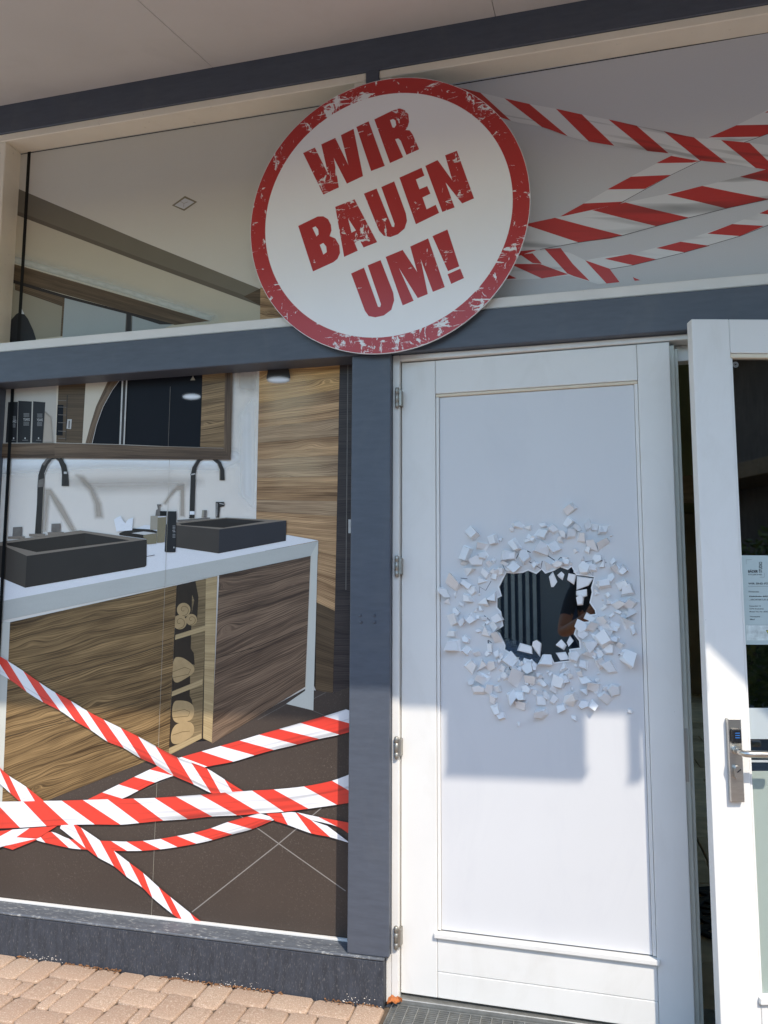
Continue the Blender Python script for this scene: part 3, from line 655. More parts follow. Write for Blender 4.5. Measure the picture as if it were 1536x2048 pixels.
for q in ([(66, 1432), (195, 1430), (195, 1448), (66, 1450)], [(228, 1412), (352, 1412), (350, 1432), (228, 1432)], [(370, 1400), (495, 1398), (492, 1418), (372, 1420)]): F_.poly('printed_tap_base', zB(q), p_rim, t)
ou = zC([(288, 1232), (299, 912), (308, 860), (345, 800), (405, 774), (470, 784), (522, 820), (546, 880), (550, 954)])
inn = zC([(328, 1230), (337, 905), (346, 860), (370, 815), (410, 796), (458, 802), (494, 832), (510, 880), (510, 954)])
t = strip('printed_tap', ou, inn, p_chrome, label='slim arched chrome tap over the right printed basin')
F_.line('printed_highlight', zC([(301, 905), (309, 862), (346, 803), (405, 778), (468, 788)]), 1.5, p_chromel, t); F_.line('printed_highlight', zC([(305, 912), (335, 906)]), 2.2, p_chromel, t)
F_.line('printed_highlight', zC([(495, 830), (513, 880), (513, 954)]), 1.8, p_tan2, t); F_.line('printed_highlight', zC([(300, 915), (290, 1225)]), 1.0, p_chromel, t); F_.poly('printed_highlight', zC([(295, 1180), (330, 1180), (329, 1205), (294, 1205)]), p_whites, t)
F_.poly('printed_tap_handle', zC([(385, 1172), (420, 1172), (415, 1226), (380, 1226)]), p_tan2, t); F_.poly('printed_tap_handle', zC([(398, 1172), (420, 1172), (415, 1226), (396, 1226)]), p_chromem, t)
F_.poly('printed_tap_handle', zC([(484, 1112), (545, 1112), (548, 1142), (516, 1150), (510, 1226), (484, 1226)]), p_chrome, t); F_.line('printed_highlight', zC([(494, 1120), (492, 1220)]), 1.2, p_chromel, t); F_.line('printed_highlight', zC([(512, 1122), (545, 1130)]), 1.4, p_chromel, t)
F_.poly('printed_tap_base', zC([(200, 1244), (440, 1226), (446, 1234), (205, 1256)]), p_chromem, t)
# things on the counter
t = F_.poly('printed_tissue_box', zG([(0, 1020), (240, 930), (590, 950), (720, 985), (712, 1215), (530, 1238), (520, 1130), (0, 1060)]), p_basi, label='bronze tissue box in the print')
F_.poly('printed_box_lid', zG([(230, 1022), (465, 990), (720, 1022), (470, 1055)]), p_lt, t); F_.poly('printed_box_front', zG([(462, 1058), (718, 1024), (712, 1218), (530, 1238), (525, 1130), (462, 1110)]), p_tan, t)
F_.poly('printed_tissue', zB([(880, 1302), (905, 1285), (932, 1275), (950, 1310), (968, 1330), (990, 1300), (1028, 1288), (1020, 1385), (900, 1396)]), p_whites, t)
t = F_.poly('printed_soap_dispenser', zG([(598, 692), (735, 692), (735, 950), (590, 960)]), p_tan2, label='bronze soap dispenser in the print')
F_.poly('printed_dispenser_front', zG([(738, 700), (900, 700), (868, 1195), (718, 1208)]), p_tan, t); F_.poly('printed_pump', zG([(720, 470), (800, 470), (800, 500), (768, 510), (780, 580), (800, 690), (690, 690), (705, 580), (740, 560)]), p_chromem, t)
F_.poly('printed_pump', zG([(780, 600), (912, 598), (910, 690), (780, 690)]), p_ink, t); F_.line('printed_highlight', zG([(740, 712), (892, 704)]), 1.6, p_whites, t)
t = F_.poly('printed_bottle', zG([(925, 605), (1095, 603), (1080, 1380), (1060, 1390), (890, 1388), (868, 1370), (895, 900)]), p_box, label='slim black bottle on the printed counter')
F_.line('printed_highlight', zG([(917, 600), (905, 850)]), 1.0, p_lt, t); text_on(F_, 'printed_lettering', 'YEA', *zG([(1018, 1005)])[0], 4.6, p_lt, t, wpx=6)
for yy in (885, 915, 940, 1045, 1075, 1100): F_.line('printed_lettering', zG([(1022, yy), (1076, yy)]), 1.1, p_grey, t)
F_.poly('printed_lettering', zG([(1035, 1310), (1050, 1270), (1062, 1310)]), p_lt, t)
F_.line('printed_counter_joint', zG([(520, 1470), (680, 1440)]), 1.0, p_ink); F_.line('printed_highlight', [(345, 760), (338, 1000), (325, 1330), (304, 1840)], .6, p_tan2)  # the long pale line is the seam in the film
# mirror with shelf
mr = F_.poly('printed_mirror', zB([(20, 715), (45, 250), (1536, 190), (1536, 750)])[0:2]+zC([(555, 130), (548, 722), (0, 704)])+zB([(20, 722)]), p_black, label='dark mirror with wooden frame in the print')
F_.poly('printed_shelf_back', zB([(45, 240), (448, 225), (436, 718), (20, 720)]), p_cream, mr)
F_.soft('printed_shelf_shade', zB([(345, 470), (400, 520), (415, 715), (330, 715)]), p_shade, 8, mr)
for q, lx in (([(70, 402), (145, 400), (136, 714), (50, 714)], 104), ([(148, 392), (252, 398), (240, 714), (140, 714)], 186), ([(262, 396), (356, 404), (335, 716), (252, 714)], 290)):
    b = F_.poly('printed_black_box', zB(q), p_box, mr)
for q, yy, wd, part in (((104, 560), 512, 28, 'ARS'), ((186, 546), 490, 50, 'YEARS'), ((291, 550), 494, 46, 'YEARS')):
    text_on(F_, 'printed_lettering', part, *zB([q])[0], 5.4, p_lt, mr, wpx=wd/3.84)
    for k in range(4): F_.line('printed_lettering', zB([(q[0]+3, yy+k*8), (q[0]+wd-3, yy+k*8)]), .8, p_grey, mr)
    for k in range(4): F_.line('printed_lettering', zB([(q[0]+2, q[1]+10+k*8), (q[0]+wd-5, q[1]+10+k*8)]), .8, p_grey, mr)
    F_.poly('printed_lettering', zB(arc(q[0]+wd*.3, 680, 5, 7, 10)), p_lt, mr); F_.line('printed_lettering', zB([(q[0]-6, 695), (q[0]+wd*.75, 695)]), .8, p_grey, mr)
F_.poly('printed_shelf_edge', zB([(444, 240), (459, 240), (450, 717), (434, 717)]), p_cream2, mr)
F_.quad('printed_mirror_wood', zB([(459, 240), (670, 240), (640, 719), (440, 717)]), w_dark, mr, n=3, usc=.5, vsc=1.3)
F_.poly('printed_towel_rail', zB([(450, 425), (496, 425), (490, 660), (440, 656)]), p_black, mr)
for yy in (390, 440, 500, 560, 625, 680): F_.line('printed_towel_rail', zB([(455, yy), (518, yy+3)]), 1.0, p_chromem, mr)
F_.line('printed_towel_rail', zB([(526, 350), (514, 700)]), 1.5, p_basi, mr); F_.poly('printed_handle', zB([(527, 535), (560, 535), (554, 610), (520, 606)]), p_chromel, mr); F_.poly('printed_handle', zB([(536, 545), (548, 545), (544, 604), (532, 602)]), p_chromem, mr)
oc = [(845, 225), (800, 320), (745, 440), (702, 580), (665, 719)]; ic = [(942, 215), (872, 310), (800, 440), (750, 580), (716, 721)]
F_.poly('printed_mirror_wall', zB([(668, 235)]+oc+[(640, 719)]), p_cream2, mr)
for k in range(4): F_.quad('printed_arch', zB([oc[k], oc[k+1], ic[k+1], ic[k]]), w_frame, mr, n=2, uo=k*.4)
F_.line('printed_arch_light', zB(ic), 1.0, p_chromel, mr)
F_.poly('printed_chrome_bar', zB([(945, 215), (992, 213), (968, 731), (918, 729)]), p_chrome, mr)
for a, b, w in ((950, 930, 3.0), (982, 960, 2.6)): F_.line('printed_chrome_bar', zB([(a, 215), (b, 729)]), w, p_chromel, mr)
F_.line('printed_mirror_joint', zB([(1316, 285), (1300, 745)]), .8, p_chromem, mr)
for i, (yl, yr, yl2, yr2) in enumerate(((135, 120, 270, 232), (270, 232, 370, 340), (370, 340, 465, 430), (465, 430, 560, 520), (560, 520, 640, 615), (640, 615, 712, 720))):
    F_.quad('printed_mirror_wood', zC([(391-i*3, yl), (556, yr), (555-i, yr2), (389-i*3, yl2)]), w_mir, mr, n=2, uo=i*2.3, vo=i)
F_.soft('printed_lamp_glow', zC(arc(312, 345, 62, 18, 24)), p_white, 7, mr); F_.line('printed_lamp_wire', zC([(322, 120), (321, 195)]), 1.2, p_tan2, mr); F_.poly('printed_lamp', zC([(302, 226), (338, 225), (322, 192)]), p_tan2, mr)
F_.line('printed_mirror_edge', zB([(430, 716), (920, 729), (1300, 745)])+zC([(545, 722)]), 1.0, p_cream, mr)
fr = F_.quad('printed_mirror_frame', zB([(-20, 722), (430, 717), (430, 832), (-20, 830)]), w_frame, mr, n=3)
F_.quad('printed_mirror_frame', [zB([(430, 718)])[0], zC([(548, 722)])[0], zC([(598, 806)])[0], zB([(430, 832)])[0]], w_frame, mr, n=5, uo=3.1)
q = zC([(556, 120), (612, 110), (597, 806), (548, 722)]); F_.quad('printed_mirror_frame', [q[0], q[3], q[2], q[1]], w_frame, mr, n=4, uo=9)
p_warm = printed('print_lamp_light', (.92, .74, .46), .02, alpha_attr=True)
F_.soft('printed_lamp_light', [(535, 765), (610, 755), (640, 800), (600, 850), (540, 850)], p_warm, 60, amt=.30)
F_.soft('printed_lamp_light', [(545, 900), (640, 895), (645, 960), (560, 965)], p_warm, 60, amt=.22)
# pendant lamp before the wooden wall
t = F_.poly('printed_pendant_lamp', zC([(882, 95), (1000, 92), (1022, 150), (1034, 212), (857, 216), (868, 150)]), p_bas, label='dark pendant lamp with a glowing rim in the print')
F_.soft('printed_lamp_glow', zC(arc(945, 222, 78, 20, 24)), p_white, 9, t)
# gap between the two sheets of film at the left
F_.line('film_gap', [(31.5, 690), (27, 800), (6, 1190), (-6, 1420)], 6.5, p_ink)

# barrier tape in the print
def tp(pl, z, name, rows, first, mw, mr_, label): return pl.tape(name, [(z([a])[0], z([b])[0]) for a, b in rows], first, mw, mr_, label)
LT = 'printed_barrier_tape'
tp(F_, zE, LT, [((-60, 800), (-60, 890)), ((-10, 812), (-20, 830)), ((60, 806), (0, 838)), ((132, 800), (60, 850)), ((250, 790), (155, 852))], False, tapew, taper, 'short end of red and white tape at the lower left')
tp(F_, zE, LT, [((-70, 850), (-70, 925)), ((5, 836), (-20, 905)), ((160, 845), (10, 880)), ((172, 846), (60, 892))], True, tapew, taper, 'folded tape end in the lower left corner')
tp(F_, zE, LT, [((160, 846), (165, 852)), ((180, 838), (200, 862)), ((225, 815), (300, 884)), ((300, 845), (352, 890)), ((360, 851), (420, 893)), ((420, 853), (480, 896)), ((480, 855), (548, 897)), ((545, 857), (612, 896)), ((615, 854), (690, 890)), ((690, 845), (762, 880)), ((760, 833), (842, 866)), ((830, 820), (912, 850)), ((905, 800), (995, 826)), ((975, 774), (1078, 804)), ((1060, 750), (1165, 768)), ((1110, 736), (1190, 760))], False, tapew, taper, 'thin sagging tape below the wide horizontal one')
tp(F_, zE, LT, [((380, 678), (440, 692)), ((442, 648), (527, 674)), ((512, 614), (597, 640)), ((578, 582), (666, 606)), ((645, 550), (745, 577)), ((700, 527), (815, 558)), ((780, 497), (890, 538)), ((865, 473), (1000, 517)), ((945, 450), (1090, 490)), ((1027, 427), (1172, 467)), ((1110, 402), (1270, 444)), ((1195, 378), (1365, 420)), ((1285, 352), (1452, 402)), ((1385, 324), (1560, 372)), ((1480, 294), (1640, 350))], True, tapew, taper, 'tape rising to the right towards the grey post')
tp(F_, zE, LT, [((-120, -20), (-90, 75)), ((-95, 0), (-40, 118)), ((-28, 48), (48, 168)), ((38, 88), (120, 220)), ((105, 131), (190, 264)), ((172, 178), (262, 300)), ((240, 222), (328, 345)), ((308, 258), (395, 384)), ((376, 300), (465, 432)), ((448, 338), (535, 460)), ((520, 373), (605, 502)), ((595, 410), (672, 532)), ((668, 450), (745, 576)), ((760, 498), (832, 614)), ((820, 520), (905, 650)), ((888, 546), (950, 658)), ((962, 592), (1005, 660)), ((1045, 644), (1050, 664))], True, tapew, taper, 'wide tape running down from the left edge')
tp(F_, zE, LT, [((1140, 738), (1180, 770)), ((1205, 735), (1232, 786)), ((1265, 733), (1332, 822)), ((1330, 765), (1412, 838)), ((1400, 790), (1500, 865))][0:], True, tapew, taper, 'short tape crossing at the lower right')
tp(F_, zE, LT, [((1270, 732), (1330, 765)), ((1362, 752), (1440, 792)), ((1500, 778), (1500, 830))], False, tapew, taper, 'twisted tape end at the lower right by the post')
tp(F_, zE, LT, [((-80, 480), (-80, 545)), ((-55, 500), (-30, 580)), ((0, 538), (52, 652)), ((45, 577), (100, 690)), ((118, 624), (165, 700)), ((192, 682), (200, 700))], True, tapew, taper, 'tape slanting down at the left edge above the wide horizontal one')
tp(F_, zE, LT, [((270, 780), (262, 800)), ((318, 782), (372, 886)), ((352, 798), (425, 925)), ((432, 852), (492, 962)), ((492, 896), (546, 1007)), ((556, 945), (612, 1052)), ((616, 990), (656, 1096)), ((682, 1050), (742, 1166)), ((732, 1092), (782, 1189)), ((816, 1160), (840, 1200)), ((872, 1204), (872, 1206))], False, tapew, taper, 'tape running down to the window sill')
tp(F_, zE, LT, [((-110, 692), (-20, 802)), ((-15, 688), (92, 798)), ((105, 686), (205, 791)), ((190, 684), (300, 786)), ((270, 683), (410, 784)), ((360, 680), (520, 785)), ((465, 677), (600, 778)), ((575, 674), (702, 768)), ((665, 671), (805, 761)), ((755, 665), (910, 750)), ((860, 657), (1015, 745)), ((965, 648), (1115, 737)), ((1080, 640), (1215, 730)), ((1172, 635), (1320, 717)), ((1300, 622), (1440, 700)), ((1420, 598), (1560, 680)), ((1520, 560), (1640, 660))], True, tapew, taper, 'widest tape, running level across the print')

# ------------------------------------------------------------------ film on the upper left window
UL = Plane((-1.5, .0965, 2.33)); UL.root = empty('printed_window_film', UL.o)
tag(UL.root, 'upper left window print of a bathroom ceiling with recessed spotlight', 'window print')
u_ceil = printed('print_ceiling', (.60, .57, .49), .05, 1.5); u_beam = printed('print_ceiling_beam', (.17, .15, .11), .12, 3); u_beam2 = printed('print_ceiling_beam_shade', (.125, .105, .075), .1, 3)
u_wall = printed('print_upper_wall', (.50, .45, .34), .08, 2); u_glow = printed('print_upper_glow', (.60, .66, .63), .03, alpha_attr=True); u_mir = printed('print_upper_mirror', (.33, .36, .35), .08, 2); u_pan = printed('print_upper_panel', (.27, .245, .18), .08, 3)
U_ = UL
U_.poly('printed_ceiling', [(-30, 190), (760, 160), (760, 640), (-30, 710)], u_ceil)
U_.poly('printed_wall', z1([(-60, 790), (560, 1040), (1048, 1220), (1048, 1290), (800, 1330), (-60, 1420)]), u_wall)
U_.poly('printed_ceiling_beam', z1([(-60, 705), (80, 758), (560, 962), (1046, 1158), (1046, 1224), (560, 1046), (76, 862), (-60, 812)]), u_beam, label='dark ceiling beam crossing the upper print')
U_.poly('printed_beam_shade', z1([(-60, 795), (320, 940), (560, 1030), (1046, 1206), (1046, 1226), (560, 1048), (76, 864), (-60, 812)]), u_beam2)
U_.soft('printed_wall_glow', z1([(-60, 1000), (90, 1036), (500, 1155), (860, 1268), (840, 1285), (500, 1172), (60, 1050), (-60, 1020)]), u_glow, 36, amt=.75)
U_.quad('printed_mirror_frame', z1([(-60, 1022), (840, 1284), (700, 1300), (-60, 1090)]), w_dark, n=8, usc=9, vsc=.6)
U_.poly('printed_mirror_panel', z1([(-60, 1090), (252, 1182), (246, 1345), (-60, 1380)]), u_pan)
U_.quad('printed_mirror_panel_edge', z1([(60, 1130), (252, 1186), (250, 1226), (60, 1160)]), w_dark, n=2)
U_.poly('printed_mirror_glass', z1([(258, 1188), (508, 1256), (500, 1330), (250, 1350)]), u_mir); U_.poly('printed_mirror_glass', z1([(528, 1262), (690, 1300), (640, 1320), (526, 1325)]), u_mir)
U_.line('printed_frame_edge', z1([(256, 1180), (246, 1345)]), 4, w_dark)
U_.poly('printed_chrome_bar', z1([(506, 1248), (530, 1252), (528, 1330), (500, 1330)]), p_chrome); U_.line('printed_chrome_bar', z1([(506, 1252), (502, 1330)]), 1.4, p_chromem); U_.line('printed_chrome_bar', z1([(527, 1252), (525, 1330)]), 1.4, p_chromem)
U_.poly('printed_mirror_edge', z1([(-60, 1085), (250, 1178), (506, 1246), (700, 1298), (640, 1298), (506, 1256), (250, 1190), (-60, 1100)]), p_basi)
U_.poly('printed_beam_end', z1([(975, 1186), (1046, 1152), (1046, 1224)]), w_dark); U_.quad('printed_wall_boards', z1([(1042, 1150), (1230, 1180), (1230, 1290), (1040, 1300)]), w_wall, n=4, usc=2.4, vsc=1.0)
t = U_.poly('printed_pendant_lamp', zU([(60, 1760), (85, 1690), (125, 1645), (168, 1620), (215, 1680), (255, 1765), (276, 1830), (276, 1880), (55, 1880)]), p_box, label='dark pendant lamp at the lower left of the upper print')
U_.poly('printed_lamp_cap', zU([(150, 1642), (168, 1602), (188, 1645)]), p_lt, t)
t = U_.poly('printed_spotlight', z1([(688, 822), (740, 784), (789, 808), (737, 844)]), p_tan, label='square recessed spotlight in the upper print')
U_.poly('printed_spotlight_glass', z1([(698, 822), (740, 793), (778, 809), (736, 837)]), p_lt, t); U_.line('printed_spotlight_rib', z1([(722, 806), (736, 814), (752, 808)]), 1.0, p_tan2, t); U_.line('printed_spotlight_rib', z1([(736, 814), (735, 828)]), 1.0, p_tan2, t)
U_.line('film_gap', [(59.5, 290), (50, 460), (35, 720)], 6.5, p_ink)
U_.line('film_edge', [(40, 309), (640, 212.5), (760, 190)], 1.6, p_ink)

# ------------------------------------------------------------------ film on the upper right window
UR = Plane((.9, .0965, 2.33)); UR.root = empty('printed_window_film', UR.o)
tag(UR.root, 'grey upper right window print with crossing red and white tapes', 'window print')
r_bg = printed('print_pale_grey', (.56, .56, .57), .03, 1.5); r_lt = printed('print_pale_tape_ground', (.56, .56, .56), .06, 4); r_line = printed('print_dark_line', (.05, .05, .05), 0)
G_ = UR
mesh_obj('printed_ground', [(-1.62, -2e-5, -.01), (1.6, -2e-5, -.01), (1.6, -2e-5, .89), (-1.62, -2e-5, .89)], [(0, 1, 2, 3)], r_bg, UR.root)
G_.line('film_edge', [(700, 206), (900, 171.5), (1536, 65), (1800, 20)], 2.2, p_ink)
def redset(name, label, base, reds, lower=None):
    t = G_.poly(name, zT(base), tapew2, label=label)
    for q in reds: G_.poly('printed_red_stripe', zT(q), taper2, t)
    if lower: G_.line('printed_tape_edge', zT(lower), .9, r_line, t)
redset(LT, 'thin pale tape climbing from the round sign to the upper right', [(430, 780), (553, 712), (805, 568), (1020, 458), (1368, 295), (1700, 130), (2050, -45), (2050, 90), (1700, 265), (1536, 340), (1410, 385), (1170, 486), (940, 605), (728, 720), (640, 770)],
       [[(430, 780), (553, 712), (770, 702), (728, 722), (640, 770)], [(680, 637), (805, 569), (1018, 560), (880, 634)], [(940, 497), (1020, 458), (1170, 486), (1130, 494)], [(1220, 360), (1368, 295), (1640, 290), (1536, 340), (1490, 356)], [(1520, 228), (1660, 150), (1920, 155), (1790, 220)], [(1800, 80), (1940, 10), (2050, 12), (2050, 85)]], [(728, 721), (1020, 560), (1170, 487), (1410, 386), (1536, 341), (1700, 266)])
redset(LT, 'lowest thin tape of the upper right print', [(560, 1015), (700, 990), (800, 982), (1070, 915), (1345, 822), (1560, 735), (1700, 670), (2400, 355), (2400, 450), (1700, 765), (1515, 832), (1385, 886), (1225, 938), (1090, 973), (940, 1011), (815, 1041), (700, 1062), (640, 1046)],
       [[(665, 1007), (800, 982), (940, 1010), (815, 1041)], [(940, 950), (1070, 916), (1225, 938), (1090, 973)], [(1212, 873), (1345, 822), (1515, 832), (1385, 886)], [(1490, 765), (1560, 735), (1735, 745), (1650, 785)]]+[[(1490+d, 765-d*.45), (1620+d, 706-d*.45), (1795+d, 718-d*.45), (1665+d, 780-d*.45)] for d in (270, 540, 740)], [(690, 1063), (815, 1042), (1090, 974), (1385, 887), (1700, 766)])
redset(LT, 'short bundle of tape ends beside the round sign', [(60, 1000), (180, 980), (345, 955), (430, 950), (560, 1015), (690, 1060), (748, 1132), (630, 1142), (470, 1096), (330, 1112), (60, 1125)],
       [[(345, 955), (430, 950), (495, 1035), (585, 1126), (500, 1100), (465, 1085)], [(560, 1015), (690, 1060), (745, 1132), (675, 1139)], [(160, 1035), (320, 1035), (470, 1090), (330, 1112)], [(60, 1122), (150, 1090), (195, 1112)], [(100, 930), (300, 962), (180, 1000)], [(215, 985), (280, 978), (330, 1034), (280, 1030)]], None)
G_.poly('printed_red_stripe', zT([(815, 1105), (855, 1122), (825, 1125)]), taper2)
redset(LT, 'wide tape rising from the round sign through the upper right print', [(60, 870), (250, 820), (400, 790), (775, 708), (1185, 620), (1385, 570), (1530, 530), (1720, 470), (2500, 236), (2500, 380), (1720, 615), (1536, 690), (1310, 739), (1110, 789), (940, 833), (755, 884), (525, 920), (320, 957), (60, 980)],
       [[(235, 824), (400, 789), (560, 832), (760, 883), (690, 900), (525, 920)], [(598, 748), (775, 707), (940, 748), (1112, 788), (940, 834), (760, 790)], [(1000, 666), (1185, 619), (1360, 655), (1540, 689), (1310, 739), (1150, 700)], [(1385, 571), (1560, 521), (1860, 574), (1690, 626)]]+[[(1385+d, 571-d*.3), (1560+d, 521-d*.3), (1860+d, 574-d*.3), (1690+d, 626-d*.3)] for d in (360, 640)], [(320, 958), (525, 921), (755, 885), (940, 834), (1110, 790), (1310, 740), (1536, 691), (1720, 616)])
tp(G_, zT, LT, [((-260, 40), (-150, 160)), ((-130, 88), (-10, 205)), ((2, 122), (165, 272)), ((130, 152), (330, 305)), ((263, 182), (468, 354)), ((405, 208), (580, 382)), ((543, 238), (716, 405)), ((685, 265), (892, 433)), ((835, 298), (1006, 446)), ((978, 327), (1172, 484)), ((1140, 360), (1316, 498)), ((1285, 375), (1470, 524)), ((1437, 390), (1592, 541))]+[((1590+k*152, 408+k*16), (1745+k*152, 566+k*18)) for k in range(8)], False, tapew2, taper2, 'topmost tape sagging from the sign towards the right')

# ------------------------------------------------------------------ round sign board
SG = Plane((-.646, -.033, 2.6574)); SG.root = empty('round_sign', (-.646, -.033, 2.6574)); SRAD = .511
tag(SG.root, 'round white sign with distressed red ring reading WIR BAUEN UM above the door', 'sign')
def disc(name, r0, r1, y0, y1, m, n=160, inner=None):
    bm = bmesh.new(); cs = [(math.cos(2*math.pi*k/n), math.sin(2*math.pi*k/n)) for k in range(n)]
    f = [bm.verts.new((c*r1, y0, s*r1)) for c, s in cs]; b = [bm.verts.new((c*r1, y1, s*r1)) for c, s in cs]
    for k in range(n): bm.faces.new((f[k], f[(k+1) % n], b[(k+1) % n], b[k]))
    if r0:
        fi = [bm.verts.new((c*r0, y0, s*r0)) for c, s in cs]
        for k in range(n): bm.faces.new((f[k], f[(k+1) % n], fi[(k+1) % n], fi[k]))
    else: bm.faces.new(f); bm.faces.new(b)
    return bm_obj(name, bm, m, SG.root)
disc('board', 0, SRAD, 0, .006, signwhite)
disc('red_ring', SRAD*.885, SRAD-.0015, -.0003, -.0001, signring)
SG.yb = -.0002
W_ = [(308, 440), (370, 411), (440, 552), (404, 394), (478, 360), (548, 505), (508, 345), (575, 312), (625, 562), (540, 602), (470, 465), (497, 622), (415, 660)]
LET = {'W': (W_, []), 'I': ([(590, 302), (655, 272), (740, 508), (668, 535)], []),
 'R': ([(685, 262), (795, 208), (820, 204), (845, 212), (865, 235), (869, 275), (862, 300), (850, 318), (872, 320), (888, 342), (922, 420), (855, 450), (825, 375), (812, 362), (795, 367), (838, 462), (768, 493)], [[(768, 266), (785, 259), (797, 268), (801, 292), (791, 306), (781, 304)]]),
 'B': ([(282, 826), (385, 776), (415, 775), (440, 790), (455, 820), (458, 850), (448, 880), (478, 892), (500, 930), (503, 970), (490, 1000), (468, 1018), (360, 1067)], [[(357, 836), (374, 828), (388, 845), (390, 870), (379, 882)], [(396, 926), (415, 916), (430, 935), (433, 965), (415, 978)]]),
 'A': ([(478, 725), (580, 685), (700, 912), (628, 940), (608, 902), (580, 915), (597, 957), (525, 990)], [[(546, 786), (588, 850), (564, 862)]]),
 'U': ([(630, 655), (697, 628), (768, 805), (778, 830), (790, 832), (792, 815), (722, 620), (790, 590), (852, 760), (858, 800), (845, 840), (810, 870), (770, 885), (735, 878), (710, 850), (695, 815)], []),
 'E': ([(818, 570), (935, 518), (950, 560), (905, 580), (924, 632), (965, 615), (982, 655), (940, 675), (962, 738), (1010, 714), (1028, 757), (905, 817)], []),
 'N': ([(955, 508), (1020, 477), (1098, 585), (1060, 452), (1122, 428), (1213, 680), (1150, 707), (1062, 595), (1110, 728), (1045, 752)], []),
 'U2': ([(562, 1078), (630, 1047), (693, 1222), (704, 1254), (716, 1256), (720, 1240), (650, 1035), (718, 1007), (785, 1180), (790, 1220), (775, 1270), (735, 1300), (690, 1310), (655, 1303), (635, 1275)], []),
 'M': ([(745, 990), (835, 953), (912, 1070), (875, 935), (970, 892), (1058, 1150), (995, 1175), (930, 1000), (968, 1187), (915, 1208), (815, 1048), (893, 1222), (835, 1247)], []),
 '!': ([(993, 880), (1072, 845), (1135, 1040), (1075, 1065)], []), '!.': ([(1073, 1082), (1140, 1052), (1160, 1102), (1092, 1133)], [])}
for ch, (out, holes) in LET.items(): SG.poly('letter', zS(out), signred, off=3e-4, holes=[zS(h) for h in holes] or ())
for (x, z) in ((-.25, -.3), (.25, -.3), (-.079, .5), (-.03, -.42)):
    bm = bmesh.new(); tube(bm, [(x, .0065, z), (x, .034, z)], .012, 10); bm_obj('standoff', bm, steel, SG.root)

# ------------------------------------------------------------------ left door leaf (slightly ajar)
LD = Plane((-.6, .05, 0), R(-1.3)); LD.root = empty('door', LD.o, R(-1.3)); D1 = LD.root
tag(D1, 'white wooden door with a printed broken hole, hinged to the grey post', 'door')
def dbox(root, name, x0, x1, y0, y1, z0, z1, m=white, bev=.0025): return box(name, x0, x1, y0, y1, z0, z1, m, root, bev, 2)
dbox(D1, 'stile', .0, .1215, 0, .055, .024, 2.134); dbox(D1, 'stile', .7965, .897, 0, .055, .024, 2.134)
dbox(D1, 'rail', .1222, .7958, 0.0004, .055, 2.0135, 2.134)
dbox(D1, 'rail', .1222, .7958, 0.0004, .055, .1035, .209); dbox(D1, 'rail', .1222, .7958, 0.0004, .055, .024, .1028)
dbox(D1, 'glazing_bead', .1222, .1335, .004, .05, .2295, 2.0028); dbox(D1, 'glazing_bead', .7845, .7958, .004, .05, .2295, 2.0028)
dbox(D1, 'glazing_bead', .1222, .7958, .004, .05, 2.0030, 2.0130, mat('cream_bead', (.70, .62, .48), .5))
dbox(D1, 'sill_bead', .1130, .8040, -.012, .05, .2095, .2255)
dbox(D1, 'rebate_strip', .8973, .9130, .020, .055, .024, 2.128, mat('aged_white', (.62, .63, .56), .5, var=.08, vscale=8))
dbox(D1, 'rebate_strip', .9133, .9250, .034, .055, .024, 2.120, mat('aged_white', (.62, .63, .56), .5))
dbox(D1, 'strike_plate', .8975, .9085, .0185, .0199, .745, .905, mat('aged_steel', (.42, .42, .40), .45, .8), .0005)
for py in (800, 1133, 1492, 1868):
    c = LD.p(797, py); h0, h1 = c.z-.034, c.z+.034
    bm = bmesh.new(); prof = [(.0, h0-.003), (.005, h0-.002), (.0075, h0+.001), (.0075, h0+.018), (.0068, h0+.0185), (.0075, h0+.019), (.0075, h1-.019), (.0068, h1-.0185), (.0075, h1-.018), (.0075, h1-.001), (.005, h1+.002), (.0, h1+.003)]
    rings = [[bm.verts.new((-.0085+r*math.cos(2*math.pi*k/14), -.0300+r*math.sin(2*math.pi*k/14), z)) for k in range(14)] for r, z in prof[1:-1]]
    for a, b in zip(rings, rings[1:]):
        for k in range(14): bm.faces.new((a[k], a[(k+1) % 14], b[(k+1) % 14], b[k]))
    bm.faces.new(rings[0][::-1]); bm.faces.new(rings[-1])
    hg = bm_obj('hinge', bm, hingem, D1, True); box('hinge_leaf', -.0025, .0065, -.0310, -.0005, h0+.006, h1-.006, hingem, hg, .0005)
# panel with the broken-out hole
LD.yb = .0120
HOLE = [(510, 620), (560, 625), (620, 620), (655, 605), (710, 628), (745, 598), (770, 625), (830, 605), (870, 582), (920, 600), (945, 580), (975, 635), (1030, 640), (1095, 650), (1075, 720), (1080, 750), (1065, 820), (1100, 870), (1105, 895), (1060, 900), (1060, 945), (985, 950), (960, 1030), (995, 1075), (1000, 1120), (930, 1130), (935, 1205), (830, 1218), (805, 1165), (775, 1165), (735, 1205), (710, 1240), (680, 1195), (610, 1230), (600, 1205), (550, 1160), (500, 1130), (505, 1105), (465, 1020), (425, 1020), (490, 975), (475, 880), (450, 850), (450, 790), (480, 775), (462, 715), (495, 650)]
hp = zP(HOLE)
bm = bmesh.new(); es = []; hv = [bm.verts.new(LD.p(x, y)) for x, y in hp]
ov = [bm.verts.new((x, .012, z)) for x, z in ((.1345, .230), (.7835, .230), (.7835, 2.0022), (.1345, 2.0022))]
for lp in (hv, ov): es += [bm.edges.new((lp[i], lp[(i+1) % len(lp)])) for i in range(len(lp))]
bmesh.ops.triangle_fill(bm, use_beauty=True, use_dissolve=False, edges=es, normal=(0, -1, 0))
